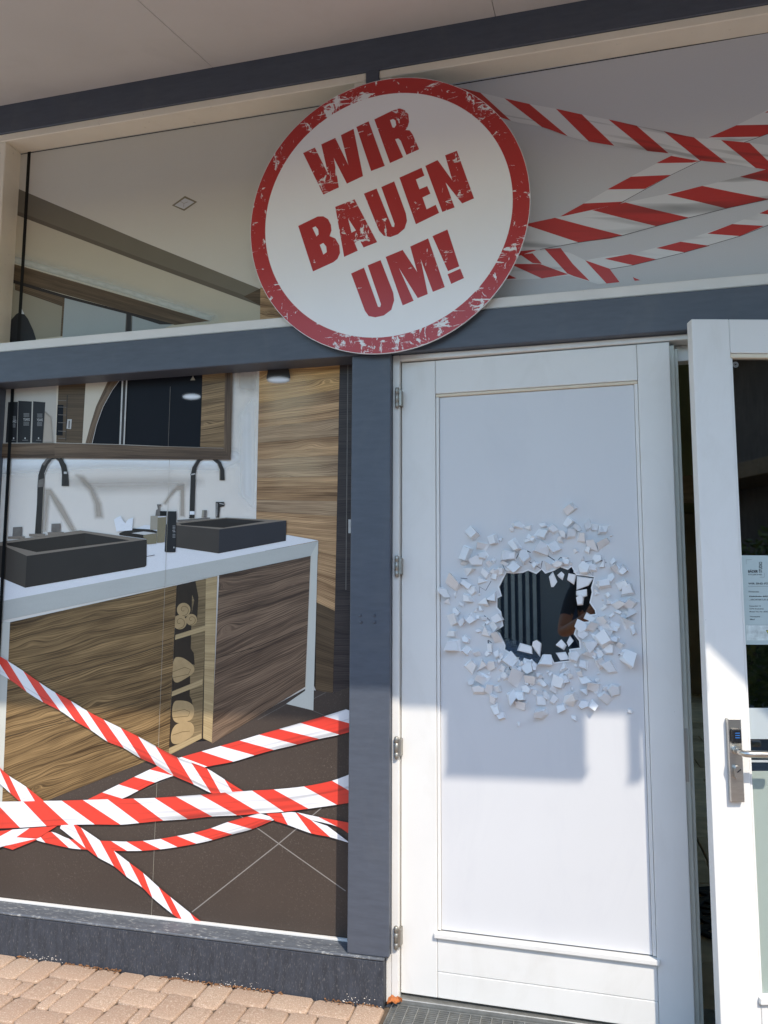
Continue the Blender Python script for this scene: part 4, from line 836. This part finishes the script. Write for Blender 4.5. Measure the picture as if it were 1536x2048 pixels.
# the torn edge of the hole has its own thickness and a thin turned-up lip
cen = Vector((0, 0, 0))
for v in hv: cen += v.co
cen /= len(hv)
back = [bm.verts.new(v.co+Vector((0, .0045, 0))) for v in hv]
for i in range(len(hv)): j = (i+1) % len(hv); bm.faces.new((hv[i], hv[j], back[j], back[i]))
pn = bm_obj('panel', bm, panelw, D1); pn['label'] = 'white panel with a jagged hole and scattered fragments'
bm = bmesh.new()
lip = []
for i, v in enumerate(hp):
    a, b, c = LD.p(*hp[i-1]), LD.p(*v), LD.p(*hp[(i+1) % len(hp)])
    nrm = ((b-a).normalized()+(c-b).normalized()); nrm = Vector((nrm.z, 0, -nrm.x)).normalized()
    if nrm.dot(b-cen) < 0: nrm.negate()
    lip.append((b, b+nrm*.0045, b+nrm*.0052))
rows = [[bm.verts.new((q[k].x, yy, q[k].z)) for q in lip] for k, yy in ((0, .0118), (0, .0098), (1, .0090), (2, .0118))]
for a, b in zip(rows, rows[1:]):
    for i in range(len(lip)): j = (i+1) % len(lip); bm.faces.new((a[i], a[j], b[j], b[i]))
bm_obj('hole_lip', bm, chipm, pn)
x0, x1, z0, z1_ = min(v[0] for v in [(LD.p(*q).x,) for q in hp])-.05, max(LD.p(*q).x for q in hp)+.05, min(LD.p(*q).z for q in hp)-.05, max(LD.p(*q).z for q in hp)+.05
dbox(D1, 'glass_pane', .134, .784, .0185, .0245, .23, 2.002, glassd, 0)
dk = dbox(D1, 'interior_dark_sheet', .134, .784, .046, .049, .23, 2.002, mat('interior_shade', (.018, .018, .020), .6), 0)  # dark sheet standing in for the unlit interior behind the hole's glass
# fragments: irregular chips standing on the panel
CH = [(285,355,45),(425,395,35),(243,490,45),(355,505,30),(310,545,40),(350,440,42),(590,305,36),(545,330,18),(660,320,30),(755,300,24),(940,195,38),(930,280,36),(825,330,40),(745,365,45),(680,390,26),(650,405,22),(985,320,28),(1060,300,36),(1095,310,26),(1155,330,40),(1155,430,40),(1085,440,42),(1055,470,22),(940,365,32),(1010,385,32),(885,365,26),(830,450,40),(575,430,42),(750,460,45),(505,500,40),(265,610,38),(375,620,34),(160,690,46),(240,700,38),(350,675,32),(280,740,33),(95,750,40),(120,818,25),(170,770,20),(255,790,34),(355,825,34),(415,780,38),(175,880,24),(155,930,40),(218,945,26),(275,925,35),(145,1030,32),(240,1065,28),(160,1110,50),(245,1140,38),(375,1015,36),(330,1010,16),(425,975,38),(455,925,34),(270,1250,42),(335,1240,40),(355,1320,42),(280,1350,22),(325,1405,44),(400,1400,32),(425,1460,32),(440,1530,34),(475,1575,28),(405,1240,34),(455,1390,28),(510,1320,22),(580,1310,56),(670,1330,38),(730,1305,26),(745,1350,34),(640,1400,26),(700,1415,20),(540,1450,42),(600,1440,38),(610,1505,34),(740,1470,36),(775,1440,30),(830,1465,30),(745,1560,38),(880,1520,28),(940,1465,46),(860,1350,40),(910,1330,26),(830,1400,28),(1030,1335,36),(1095,1380,38),(1035,1410,28),(965,1590,20),(1170,1455,40),(1230,1405,38),(1025,1500,30),(1085,1500,28),(1335,1545,16),(1205,1250,46),(1140,1225,38),(1030,1235,34),(1320,1195,50),(1290,1160,22),(1305,950,50),(1350,1000,28),(1225,975,32),(1340,880,40),(1260,880,22),(1320,740,46),(1280,700,44),(1335,830,42),(1250,830,38),(1165,695,42),(1205,655,26),(1245,590,38),(1290,600,34),(1225,545,22),(1155,555,30),
 (560,580,40),(630,515,46),(695,565,30),(790,575,34),(850,560,38),(905,545,26),(1030,590,36),(1080,590,30),(455,1060,44),(530,1200,46),(645,1240,40),(770,1215,42),(890,1255,34),(1015,985,40),(1085,985,36),(1155,945,34),(1020,1025,30),(1160,1060,56),(1060,1090,44),(1060,1150,36),(960,1180,32),(1190,1000,36),(470,610,26),(430,640,24),(1120,520,24),(505,560,22),(560,510,26),(1190,1130,34),(1130,1170,28),(400,1120,30),(450,1160,30),(230,560,20),(400,560,22),(210,830,18),(310,870,18),(1240,1060,24),(1270,1110,20),(1000,1290,22),(920,1290,24),(690,1240,24),(600,1265,20),(480,1260,26)]
IN = [([(820,610),(850,680),(825,715),(808,715),(793,645)], .006), ([(848,635),(875,612),(897,632),(885,670),(860,650)], .006), ([(925,622),(978,632),(962,700),(915,668)], .006), ([(980,640),(1095,655),(1060,705),(978,735)], .007), ([(975,740),(1048,728),(1050,775),(1010,790),(975,770)], .009), ([(975,785),(1012,760),(1028,790),(1022,835),(985,838)], .011), ([(1045,882),(1115,925),(1085,950),(1025,925)], .008),
      ([(600,1088),(680,1110),(685,1165),(580,1140)], .010), ([(685,1082),(712,1070),(745,1095),(735,1185),(700,1140),(680,1110)], .012), ([(840,1105),(880,1066),(912,1105),(895,1138)], .008), ([(838,1155),(905,1148),(935,1200),(870,1208)], .006), ([(935,1040),(960,1075),(925,1115),(912,1085)], .007)]
cr = random.Random(5)
for k in range(110):
    a = cr.uniform(0, 6.283); rr_ = 1.0+abs(cr.gauss(0, .42)); CH.append((int(775+345*rr_*math.cos(a)), int(905+345*rr_*math.sin(a)), cr.choice((9, 12, 14, 17, 20))))
def in_hole(x, y):
    r = False
    for i in range(len(HOLE)):
        (xa, ya), (xb, yb) = HOLE[i-1], HOLE[i]
        if (ya > y) != (yb > y) and x < xa+(y-ya)/(yb-ya)*(xb-xa): r = not r
    return r
CH = [c for c in CH if 90 < c[0] < 1375 and not in_hole(c[0], c[1])]
def chip(poly, h, name='fragment', tilt=None, y=.0118, inset=None):
    """poly: outline in local (x, z); raised to an off-centre, tilted top face"""
    n = len(poly); c = sum(poly, Vector((0, 0)))/n
    k = inset if inset is not None else cr.uniform(.68, .95); sh = Vector((cr.uniform(-.35, .35), cr.uniform(-.2, .4)))*h
    tx, tz = tilt or (cr.uniform(-.9, .9), cr.uniform(-.9, .9))
    V = [(p.x, y, p.y) for p in poly]
    for p in poly:
        q = c+(p-c)*k+sh; hh = max(.0015, h+(q.x-c.x)*tx+(q.y-c.y)*tz); V.append((q.x, y-hh, q.y))
    F = [tuple(range(n, 2*n))]+[(i, (i+1) % n, n+(i+1) % n, n+i) for i in range(n)]
    return mesh_obj(name, V, F, chipm, pn)
for (cx, cy, s) in CH:
    cl = LD.p(*zP([(cx, cy)])[0]); r = s/3.339/600*1.34; n = cr.choice((4, 4, 4, 4, 5, 5, 3)); a0 = cr.uniform(0, 6.28); asp = cr.uniform(.55, .95); ra = cr.uniform(0, 3.14); poly = []
    for k in range(n):
        a = a0+2*math.pi*(k+cr.uniform(-.22, .22))/n; x, z = r*math.cos(a), r*asp*math.sin(a)
        poly.append(Vector((cl.x+x*math.cos(ra)-z*math.sin(ra), cl.z+x*math.sin(ra)+z*math.cos(ra))))
    chip(poly, r*cr.uniform(.3, .8)+.002)
for pts, h in IN:
    pl = [LD.p(*q) for q in zP(pts)]; chip([Vector((q.x, q.z)) for q in pl], h, y=.0182, inset=.86, tilt=(cr.uniform(-.15, .15), cr.uniform(-.15, .15)))
crackm = mat('crack_line', (.03, .035, .045), .8)
for pts, w in (([(575,525),(600,480),(640,470),(655,475),(672,485)], 1.5), ([(655,475),(632,522)], 1.6), ([(785,505),(845,545),(872,518),(908,528)], 1.7), ([(1040,545),(1088,538),(1088,640),(1032,578),(1040,545)], 1.2), ([(1095,535),(1150,540),(1178,552)], 1.3), ([(330,760),(330,712),(372,738),(408,675)], 1.0), ([(362,905),(398,935),(370,960),(368,985)], 1.3), ([(388,1070),(393,1128)], 2.0), ([(390,1070),(415,1090)], 1.4), ([(525,1220),(535,1268),(585,1248)], 2.0), ([(455,1205),(465,1222)], 1.4), ([(1125,910),(1120,935),(1165,1010),(1215,995)], 1.4), ([(1020,1055),(1060,1000),(1140,992)], 1.2), ([(1000,1120),(955,1030),(985,1050)], 2.2), ([(660,545),(690,560),(740,592),(750,540)], 1.5), ([(485,565),(500,600),(560,612)], 1.0), ([(1065,1100),(1100,1135),(1070,1128)], 2.2), ([(1150,1120),(1168,1150)], 1.4), ([(1255,1170),(1320,1150)], 1.2), ([(205,655),(250,660)], 1.2)):
    LD.k = 2; LD.line('crack', zP(pts), w, crackm, pn)

# ------------------------------------------------------------------ right door leaf, opened outwards
ar = R(14.5); RW = .89
RD = Plane((1.2-RW*math.cos(ar), .05-RW*math.sin(ar), 0), ar); RD.root = empty('door', RD.o, ar); D2 = RD.root
tag(D2, 'white glazed door standing open, with steel lever handle and lock plate', 'door')
dbox(D2, 'stile', .0, .1115, 0, .036, .024, 2.134); dbox(D2, 'stile', .778, RW, 0, .036, .024, 2.134)
dbox(D2, 'rail', .1122, .7773, .0004, .036, 2.030, 2.134); dbox(D2, 'rail', .1122, .7773, .0004, .036, .024, .215)
bd = mat('cream_bead', (.70, .62, .48), .5)
dbox(D2, 'glazing_bead', .1122, .7773, .004, .034, 2.0165, 2.0295, bd); dbox(D2, 'sill_bead', .1050, .785, -.012, .034, .2155, .2330)
dbox(D2, 'glazing_bead', .1122, .1195, .004, .034, .2335, 2.016); dbox(D2, 'glazing_bead', .770, .7773, .004, .034, .2335, 2.016)
dbox(D2, 'glass_pane', .1196, .7695, .0180, .0240, .2335, 2.0160, glassd, 0)
def frosted(name, cd, ct):
    m = bpy.data.materials.new(name); m.use_nodes = True; nt = m.node_tree; nt.nodes.clear(); o = nt.nodes.new('ShaderNodeOutputMaterial')
    d = nt.nodes.new('ShaderNodeBsdfDiffuse'); t = nt.nodes.new('ShaderNodeBsdfTranslucent'); d.inputs[0].default_value = (*cd, 1); t.inputs[0].default_value = (*ct, 1)
    ad = nt.nodes.new('ShaderNodeAddShader'); nt.links.new(d.outputs[0], ad.inputs[0]); nt.links.new(t.outputs[0], ad.inputs[1]); nt.links.new(ad.outputs[0], o.inputs[0]); return m
fro = frosted('frosted_film', (.22, .25, .235), (.52, .55, .52)); frl = frosted('frosted_film_pale', (.34, .37, .38), (.4, .42, .42))
for (z0, z1q, m) in ((.2340, .822, fro), (.846, .852, frl), (.910, .996, frl)): dbox(D2, 'frosted_band', .1200, .7690, .0172, .0179, z0, z1q, m, 0)
# small round maker's stamp etched in the upper glass corner
bm = bmesh.new()
for (ra, rb) in ((.0085, .0066), (.0045, .0028)):
    for k in range(20):
        if ra < .006 and k % 5 == 0: continue
        a, b = 2*math.pi*k/20, 2*math.pi*(k+1)/20
        bm.faces.new([bm.verts.new((.1335+r*math.cos(t), .0174, 2.000+r*math.sin(t))) for t, r in ((a, ra), (b, ra), (b, rb), (a, rb))])
bm_obj('etched_stamp', bm, mat('etched_mark', (.34, .34, .33), .6), D2)
# lock plate, reader, lever, cylinder
lp = dbox(D2, 'lock_plate', .0480, .0860, -.0165, -.0002, .745, .972, steel, .0022)
rd = box('card_reader', .0535, .0800, -.0290, -.0166, .905, .945, black, lp, .004, 3)
bl = mat('blue_indicator', (.03, .12, .34), .3)
for k in range(3): box('indicator_bar', .0615, .0745, -.0296, -.0291, .9325-k*.0062, .9352-k*.0062, bl, lp, 0)
bm = bmesh.new(); tube(bm, [(.067, -.0166, .885), (.067, -.028, .885)], [.0115, .0105], 18); bm_obj('lever_collar', bm, steel, lp, False)
pts = [(.067, -.0281, .885), (.067, -.045, .885), (.069, -.056, .885), (.075, -.0635, .8848), (.085, -.0670, .8845), (.110, -.0675, .884), (.150, -.0665, .883), (.190, -.066, .882), (.193, -.066, .882)]
bm = bmesh.new(); tube(bm, pts, [.0085, .0085, .009, .0095, .0095, .0095, .0095, .0095, .006], 16); bm_obj('lever', bm, steel, lp, True)
bm = bmesh.new()
prof = [(.067+.0105*math.cos(a), .826+(.0105*math.sin(a))+(.008 if math.sin(a) > 0 else -.008)) for a in [2*math.pi*k/24 for k in range(24)]]
f = [bm.verts.new((x, -.0285, z)) for x, z in prof]; b = [bm.verts.new((x, -.0166, z)) for x, z in prof]; bm.faces.new(f)
for k in range(24): bm.faces.new((f[k], f[(k+1) % 24], b[(k+1) % 24], b[k]))
bm_obj('lock_cylinder', bm, steel, lp)
kh = box('keyhole', -.0065, .0065, -.0005, .0005, -.0013, .0013, black, lp, 0); kh.location = (.068, -.0289, .832); kh.rotation_euler = (0, R(-38), 0)
# notice stuck on the glass
NT = Plane(RD.M @ Vector((.1235, .0176, 1.174)), ar); NT.root = empty('door_notice', NT.o, ar)
tag(NT.root, 'pale green company notice sheet stuck on the right door glass', 'notice')
npm = mat('notice_sheet', (.45, .53, .52), .35, var=.04, vscale=10); box('sheet', 0, .21, -.0004, 0, 0, .256, npm, NT.root, 0)
flm = mat('notice_floral', (.56, .62, .60), .4, var=.3, vscale=45); box('floral_band', .004, .206, -.0007, -.0005, .012, .055, flm, NT.root, 0)
NT.yb = -.0006; tk = mat('notice_ink', (.02, .022, .025), .6); tg = mat('notice_ink_grey', (.08, .09, .09), .6)
zN = conv(1480, 1100, 10.24)
def ntx(s, x, y, h, w, m=tk, vert=False, wt=0.0): text_on(NT, 'lettering', s, *zN([(x, y)])[0], h/10.24, m, NT.root, wpx=w/10.24, vertical=vert, weight=wt+.018, off=2e-4)
ntx('BÄDER', 165, 462, 62, 205, wt=.02); ntx('STUDIO', 452, 462, 66, 218, vert=True); ntx('KITZBÜHEL', 172, 515, 32, 285, tg)
ntx('WIR SIND FÜ', 168, 705, 46, 405); ntx('Firmensitz:', 178, 868, 30, 215, tg); ntx('Kitzbüheler BÄD', 190, 962, 32, 385, wt=.01); ntx(', ARCHITEKTUR &', 190, 1032, 32, 385, tg)
ntx('Rosenfeld 15', 195, 1160, 26, 230, tg); ntx('6370 Kitzbühel', 195, 1216, 26, 285, tg); ntx('Mobil Tel. Nr. 0043', 195, 1275, 26, 380, tg); ntx('Homepage', 205, 1375, 26, 205, tg); ntx('Mail', 205, 1432, 26, 95, tg)
for q, w in (([(165, 743), (620, 743)], .5), ([(160, 1538), (640, 1538)], .4), ([(125, 200), (240, 196)], .35), ([(125, 198), (130, 285)], .35), ([(498, 470), (500, 555), (412, 558)], .4)): NT.line('ruled_line', zN(q), w, tg, NT.root)
t = NT.poly('warning_triangle', zN([(528, 1640), (660, 1640), (594, 1760)]), tk, NT.root); NT.poly('warning_triangle_fill', zN([(546, 1650), (642, 1650), (594, 1738)]), mat('warning_yellow', (.65, .6, .05), .4), NT.root)

# ------------------------------------------------------------------ boards hung from the eave (out of the frame; their shade falls on the left door)
for x0, x1, lab in ((.695, 1.128, 'small hanging board under the eave left of the long one'), (1.266, 1.296, 'narrow hanging slat under the eave beside the pointed board')):
    hbm = mat('hanging_board', (.6, .6, .58), .5); e = empty('hanging_board', ((x0+x1)/2, -OV-.01, 2.745)); tag(e, lab, 'sign')
    w = (x1-x0)/2; box('board', -w, w, -.012, .012, 0, .215, hbm, e, .003)
    for sx in ((-1, 1) if w > .1 else (0,)): box('hanger', sx*(w-.05)-.012, sx*(w-.05)+.012, -.004, .004, .2152, .258, steel, e, .001)
    box('frame_bar', -w-.004, w+.004, -.015, .015, -.012, -.0004, slate, e, .002)

e = empty('hanging_board', (1.6, -OV-.01, 2.96)); tag(e, 'pointed hanging board under the eave at the right', 'sign')
bm = bmesh.new(); pr = [(1.300, .0), (1.300, -.06), (1.41, -.125), (1.75, -.32), (1.9, -.32), (1.9, .0)]
f = [bm.verts.new((x-1.6, -.012, z)) for x, z in pr]; b = [bm.verts.new((x-1.6, .012, z)) for x, z in pr]; bm.faces.new(f); bm.faces.new(b[::-1])
for k in range(6): bm.faces.new((f[k], f[(k+1) % 6], b[(k+1) % 6], b[k]))
bm_obj('board', bm, hbm, e)
for x in (1.38, 1.82): box('hanger', x-1.612, x-1.588, -.004, .004, .0005, .04, steel, e, .001)

# ------------------------------------------------------------------ what stands across the road (seen in the reflections)
ob = empty('neighbour_building', (0, -9.6, 0)); tag(ob, 'low building with vertical pale slats, mirrored in the broken hole', 'building')
box('wall', -7, 6, -.3, 0, 0, 2.9, mat('navy_render', (.05, .06, .10), .8), ob, .01)
sx = -5.2; slm = mat('pale_slat', (.66, .65, .62), .6, var=.08)
while sx < 2.2:
    if not (-1.12 < sx < -.55): box('slat', sx, sx+.055, .002, .03, .35, 2.7, slm, ob, .003)
    sx += .112
box('door', -1.05, -.6, .002, .05, .02, 2.3, mat('grey_board', (.24, .24, .25), .6), ob, .005)
box('roof', -7.2, 6.2, -.5, .25, 2.9, 3.05, mat('roof_sheet', (.09, .09, .1), .6), ob, .01)
hh = empty('timber_house', (9.5, -8.2, 0)); tag(hh, 'dark brown timber house mirrored in the open glazed door', 'building')
box('wall', -3.4, 5, -3, 3, 0, 4.6, mat('dark_timber', (.15, .12, .10), .8, var=.3, vscale=4, vstretch=(6, 6, 1)), hh, .01)
box('roof', -4.0, 5.4, -3.5, 3.5, 4.61, 4.9, mat('roof_sheet', (.09, .09, .1), .6), hh, .02); box('window', -3.44, -3.401, -1.2, .3, 1.2, 2.4, mat('car_glass', (.01, .012, .014), .05), hh, .004); box('balcony', -4.1, -3.402, -3, 3, 2.75, 2.95, mat('hall_timber', (.22, .14, .07), .6), hh, .01)
# parked car
cr_o = empty('parked_car', (-2.62, -5.0, 0), 0); tag(cr_o, 'blue parked car mirrored at the left of the broken hole', 'car')
paint = mat('blue_car_paint', (.035, .11, .26), .25, coat=1); cgl = mat('car_glass', (.01, .012, .014), .05); tyre = mat('tyre', (.02, .02, .02), .8); rimm = mat('alloy_rim', (.5, .5, .5), .3, .9); lampm = mat('car_lamp', (.7, .72, .75), .1)
secs = [(-2.0, .55, .42, .72), (-1.9, .76, .30, .92), (-1.3, .86, .24, .98), (0, .88, .22, .98), (1.1, .87, .24, .97), (1.7, .82, .27, .86), (1.98, .66, .34, .70), (2.05, .55, .42, .60)]
bm = bmesh.new(); rr = []
for (x, hw, zb, zt) in secs: rr.append([bm.verts.new((x, yy*hw, zb+(zt-zb)*zz)) for yy, zz in ((-.92, 0), (-1, .25), (-1, .7), (-.93, .93), (-.7, 1), (.7, 1), (.93, .93), (1, .7), (1, .25), (.92, 0))])
for a, b in zip(rr, rr[1:]):
    for k in range(10): bm.faces.new((a[k], a[(k+1) % 10], b[(k+1) % 10], b[k]))
bm.faces.new(rr[0]); bm.faces.new(rr[-1]); bm_obj('body', bm, paint, cr_o, True)
bm = bmesh.new(); cabs = [(-1.85, .62, .95), (-1.45, .66, 1.36), (-.4, .68, 1.46), (.25, .66, 1.40), (.95, .70, .97)]; rr = []
for (x, hw, zt) in cabs: rr.append([bm.verts.new((x, yy, z)) for yy, z in ((-.80, .93), (-hw, zt-.03), (-hw+.08, zt), (hw-.08, zt), (hw, zt-.03), (.80, .93))])
for a, b in zip(rr, rr[1:]):
    for k in range(5): bm.faces.new((a[k], a[k+1], b[k+1], b[k]))
bm.faces.new(rr[0]); bm.faces.new(rr[-1]); bm_obj('cabin', bm, paint, cr_o, True)
for sy in (-1, 1):
    for (xa, xb, xc, xd) in ((-1.55, -.72, -.72, -1.35), (-.66, .60, .18, -.66)):
        mesh_obj('side_window', [(xa, sy*.798, .98), (xb, sy*.802, .98), (xc, sy*.695, 1.36), (xd, sy*.695, 1.34)], [(0, 1, 2, 3)], cgl, cr_o)
    for wx in (-1.25, 1.25):
        bm = bmesh.new(); tube(bm, [(wx, sy*.62, .31), (wx, sy*.64, .31), (wx, sy*.84, .31), (wx, sy*.86, .31)], [.27, .31, .31, .28], 28); w_ = bm_obj('wheel', bm, tyre, cr_o, True)
        bm = bmesh.new(); tube(bm, [(wx, sy*.858, .31), (wx, sy*.872, .31)], [.2, .17], 20); bm_obj('rim', bm, rimm, w_)
    bm = bmesh.new(); bmesh.ops.create_uvsphere(bm, u_segments=12, v_segments=8, radius=.12, matrix=Matrix.Translation((1.88, sy*.55, .62)) @ Matrix.Diagonal((.9, 1.3, .6, 1))); bm_obj('headlight', bm, lampm, cr_o, True)
    bm = bmesh.new(); bmesh.ops.create_uvsphere(bm, u_segments=12, v_segments=8, radius=.1, matrix=Matrix.Translation((.62, sy*.93, 1.02)) @ Matrix.Diagonal((.8, 1.1, .75, 1))); bm_obj('wing_mirror', bm, black, cr_o, True)
mesh_obj('windscreen', [(.93, -.70, 1.0), (.93, .70, 1.0), (.33, .60, 1.38), (.33, -.60, 1.38)], [(0, 1, 2, 3)], cgl, cr_o)
# shrubs
leafm = [mat('shrub_leaf%d' % i, c, .55, var=.25, vscale=12) for i, c in enumerate(((.07, .10, .02), (.10, .13, .025), (.14, .15, .025)))]
def shrub(x, y, h, w, n, label, mi):
    e = empty('shrub', (x, y, 0)); tag(e, label, 'shrub', 'shrubs across the road'); bm = bmesh.new(); q = random.Random(int(x*100)+3)
    for k in range(7):
        a = q.uniform(0, 6.28); tube(bm, [(0.04*math.cos(a), .04*math.sin(a), 0), (w*.25*math.cos(a), w*.25*math.sin(a), h*.4), (w*.38*math.cos(a), w*.38*math.sin(a), h*.75)], [.025, .017, .008], 6)
    bm_obj('trunk', bm, mat('bark', (.09, .06, .04), .9), e)
    V, F = [], []
    for k in range(n):
        d = Vector((q.gauss(0, 1), q.gauss(0, 1), q.gauss(0, 1))).normalized(); rr_ = q.uniform(.45, 1.0)**.5*(1+.25*mnoise.noise(d*2.2+Vector((x, y, 0))))
        c = Vector((d.x*w*rr_*.5, d.y*w*rr_*.5, h*.55+d.z*h*.45*rr_)); s_ = q.uniform(.03, .06)
        t1 = Vector((q.gauss(0, 1), q.gauss(0, 1), q.gauss(0, .6))).normalized(); t2 = t1.orthogonal().normalized(); b0 = len(V)
        V += [c-t1*s_, c+t2*s_*.45, c+t1*s_, c-t2*s_*.45]; F.append((b0, b0+1, b0+2, b0+3))
    o = mesh_obj('crown', V, F, leafm, e)
    for i, p in enumerate(o.data.polygons): p.material_index = (i+mi) % 3
for a in ((3.6, -4.6, 1.5, 1.7, 2600, 'dense green shrub nearest the open glazed door', 0), (5.2, -5.0, 2.1, 2.2, 3200, 'tall green shrub beyond the nearest one on the right', 1), (7.2, -4.2, 1.8, 2.2, 2600, 'broad shrub farthest to the right', 2), (-.98, -3.75, .52, .7, 700, 'low yellow green shrub mirrored at the bottom of the broken hole', 1)): shrub(*a)

# ------------------------------------------------------------------ the person taking the picture (mirrored in the hole)
J = {'pel': (0, -3.0, .93, .135), 'ab': (0, -2.99, 1.08, .125), 'ch': (0, -2.99, 1.28, .145), 'nk0': (0, -2.985, 1.42, .075), 'nk': (0, -2.97, 1.47, .052), 'chin': (0, -2.945, 1.535, .066), 'hd': (0, -2.95, 1.60, .086), 'cr': (0, -2.96, 1.665, .068), 'nose': (0, -2.855, 1.595, .012)}
for s_, n_ in ((-1, 'l'), (1, 'r')):
    J.update({n_+'sh': (s_*.17, -2.985, 1.39, .062), n_+'up': (s_*.225, -2.95, 1.24, .05), n_+'el': (s_*.265, -2.86, 1.06, .044), n_+'fa': (s_*.175, -2.76, 1.115, .042), n_+'wr': (s_*.075, -2.665, 1.195, .026), n_+'pa': (s_*.052, -2.625, 1.225, .030),
              n_+'hip': (s_*.09, -3.0, .86, .095), n_+'kn': (s_*.10, -2.985, .48, .062), n_+'ca': (s_*.10, -3.005, .34, .058), n_+'an': (s_*.105, -3.01, .08, .038), n_+'to': (s_*.12, -2.87, .035, .034)})
    for k, (dz, ln) in enumerate(((.030, .9), (.010, 1.0), (-.010, .93), (-.028, .75))):
        J.update({f'{n_}f{k}a': (s_*.060, -2.590, 1.235+dz, .0095), f'{n_}f{k}b': (s_*(.060-.018*ln), -2.566, 1.238+dz, .0088), f'{n_}f{k}c': (s_*(.060-.036*ln), -2.566, 1.238+dz, .0078)})
    J.update({n_+'t1': (s_*.050, -2.618, 1.262, .0105), n_+'t2': (s_*.030, -2.606, 1.285, .0095)})
E_ = [('pel', 'ab'), ('ab', 'ch'), ('ch', 'nk0'), ('nk0', 'nk'), ('nk', 'chin'), ('chin', 'hd'), ('hd', 'cr'), ('hd', 'nose')]
for n_ in 'lr':
    E_ += [('ch', n_+'sh'), (n_+'sh', n_+'up'), (n_+'up', n_+'el'), (n_+'el', n_+'fa'), (n_+'fa', n_+'wr'), (n_+'wr', n_+'pa'), (n_+'pa', n_+'t1'), (n_+'t1', n_+'t2'), ('pel', n_+'hip'), (n_+'hip', n_+'kn'), (n_+'kn', n_+'ca'), (n_+'ca', n_+'an'), (n_+'an', n_+'to')]
    for k in range(4): E_ += [(n_+'pa', f'{n_}f{k}a'), (f'{n_}f{k}a', f'{n_}f{k}b'), (f'{n_}f{k}b', f'{n_}f{k}c')]
ks = list(J); me = bpy.data.meshes.new('sk'); me.from_pydata([(J[k][0], J[k][1]+3.0, J[k][2]) for k in ks], [(ks.index(a), ks.index(b)) for a, b in E_], [])
so_ = bpy.data.objects.new('sk', me); COL.objects.link(so_); md = so_.modifiers.new('skin', 'SKIN'); md.use_smooth_shade = True
for i, k in enumerate(ks): d = me.skin_vertices[0].data[i]; d.radius = (J[k][3]*(1.25 if k in ('pel', 'ab', 'ch') else 1), J[k][3]); d.use_root = (k == 'pel')
so_.modifiers.new('sub', 'SUBSURF').levels = 2
dg = bpy.context.evaluated_depsgraph_get(); dg.update(); bme = bpy.data.meshes.new_from_object(so_.evaluated_get(dg)); bpy.data.objects.remove(so_)
pe = empty('person', (0, -3.0, 0)); tag(pe, 'person in dark clothes holding up a phone, mirrored in the broken hole', 'person')
bme.materials.clear(); skin = mat('skin', (.46, .21, .12), .5)
for m_ in (skin, mat('dark_shirt', (.03, .035, .05), .85), mat('dark_trousers', (.025, .025, .03), .85), mat('shoe', (.05, .045, .04), .6)): bme.materials.append(m_)
for p in bme.polygons:
    c = p.center; p.use_smooth = True; arm = c.y > .055 and 1.0 < c.z < 1.36
    p.material_index = 3 if c.z < .075 else 2 if c.z < .94 else (0 if c.z > 1.455 or (arm and (c.z < 1.19 or c.y > .2)) else 1)
bo = bpy.data.objects.new('body', bme); link(bo, pe)
bm = bmesh.new(); bmesh.ops.create_uvsphere(bm, u_segments=18, v_segments=12, radius=.1, matrix=Matrix.Translation((0, .032, 1.635)) @ Matrix.Diagonal((.92, 1.05, 1.08, 1)))
bmesh.ops.delete(bm, geom=[v for v in bm.verts if v.co.z < 1.60 or (v.co.y > .075 and v.co.z < 1.665)], context='VERTS'); bm_obj('hair', bm, mat('dark_hair', (.03, .02, .015), .7), pe, True)
for sx_ in (-1, 1):
    bm = bmesh.new(); bmesh.ops.create_uvsphere(bm, u_segments=10, v_segments=8, radius=.012, matrix=Matrix.Translation((sx_*.032, .128, 1.612))); bm_obj('eye', bm, mat('eye', (.5, .48, .46), .2), pe, True)
    bm = bmesh.new(); bmesh.ops.create_uvsphere(bm, u_segments=10, v_segments=8, radius=.03, matrix=Matrix.Translation((sx_*.088, .045, 1.60)) @ Matrix.Diagonal((.3, .6, 1.1, 1))); bm_obj('ear', bm, skin, pe, True)
bm = bmesh.new(); bmesh.ops.create_uvsphere(bm, u_segments=10, v_segments=6, radius=.022, matrix=Matrix.Translation((0, .118, 1.548)) @ Matrix.Diagonal((1, .4, .3, 1))); bm_obj('mouth', bm, mat('lips', (.3, .1, .08), .5), pe, True)
ph = empty('phone', (0, -2.590, 1.245)); ph.rotation_euler = (PITCH, 0, YAW); tag(ph, 'black phone held up in both hands, mirrored in the broken hole', 'phone')
box('phone_body', -.037, .037, -.004, .004, -.078, .078, black, ph, .003, 3); box('camera_bump', -.030, .004, .0041, .0075, .035, .072, black, ph, .002, 2)
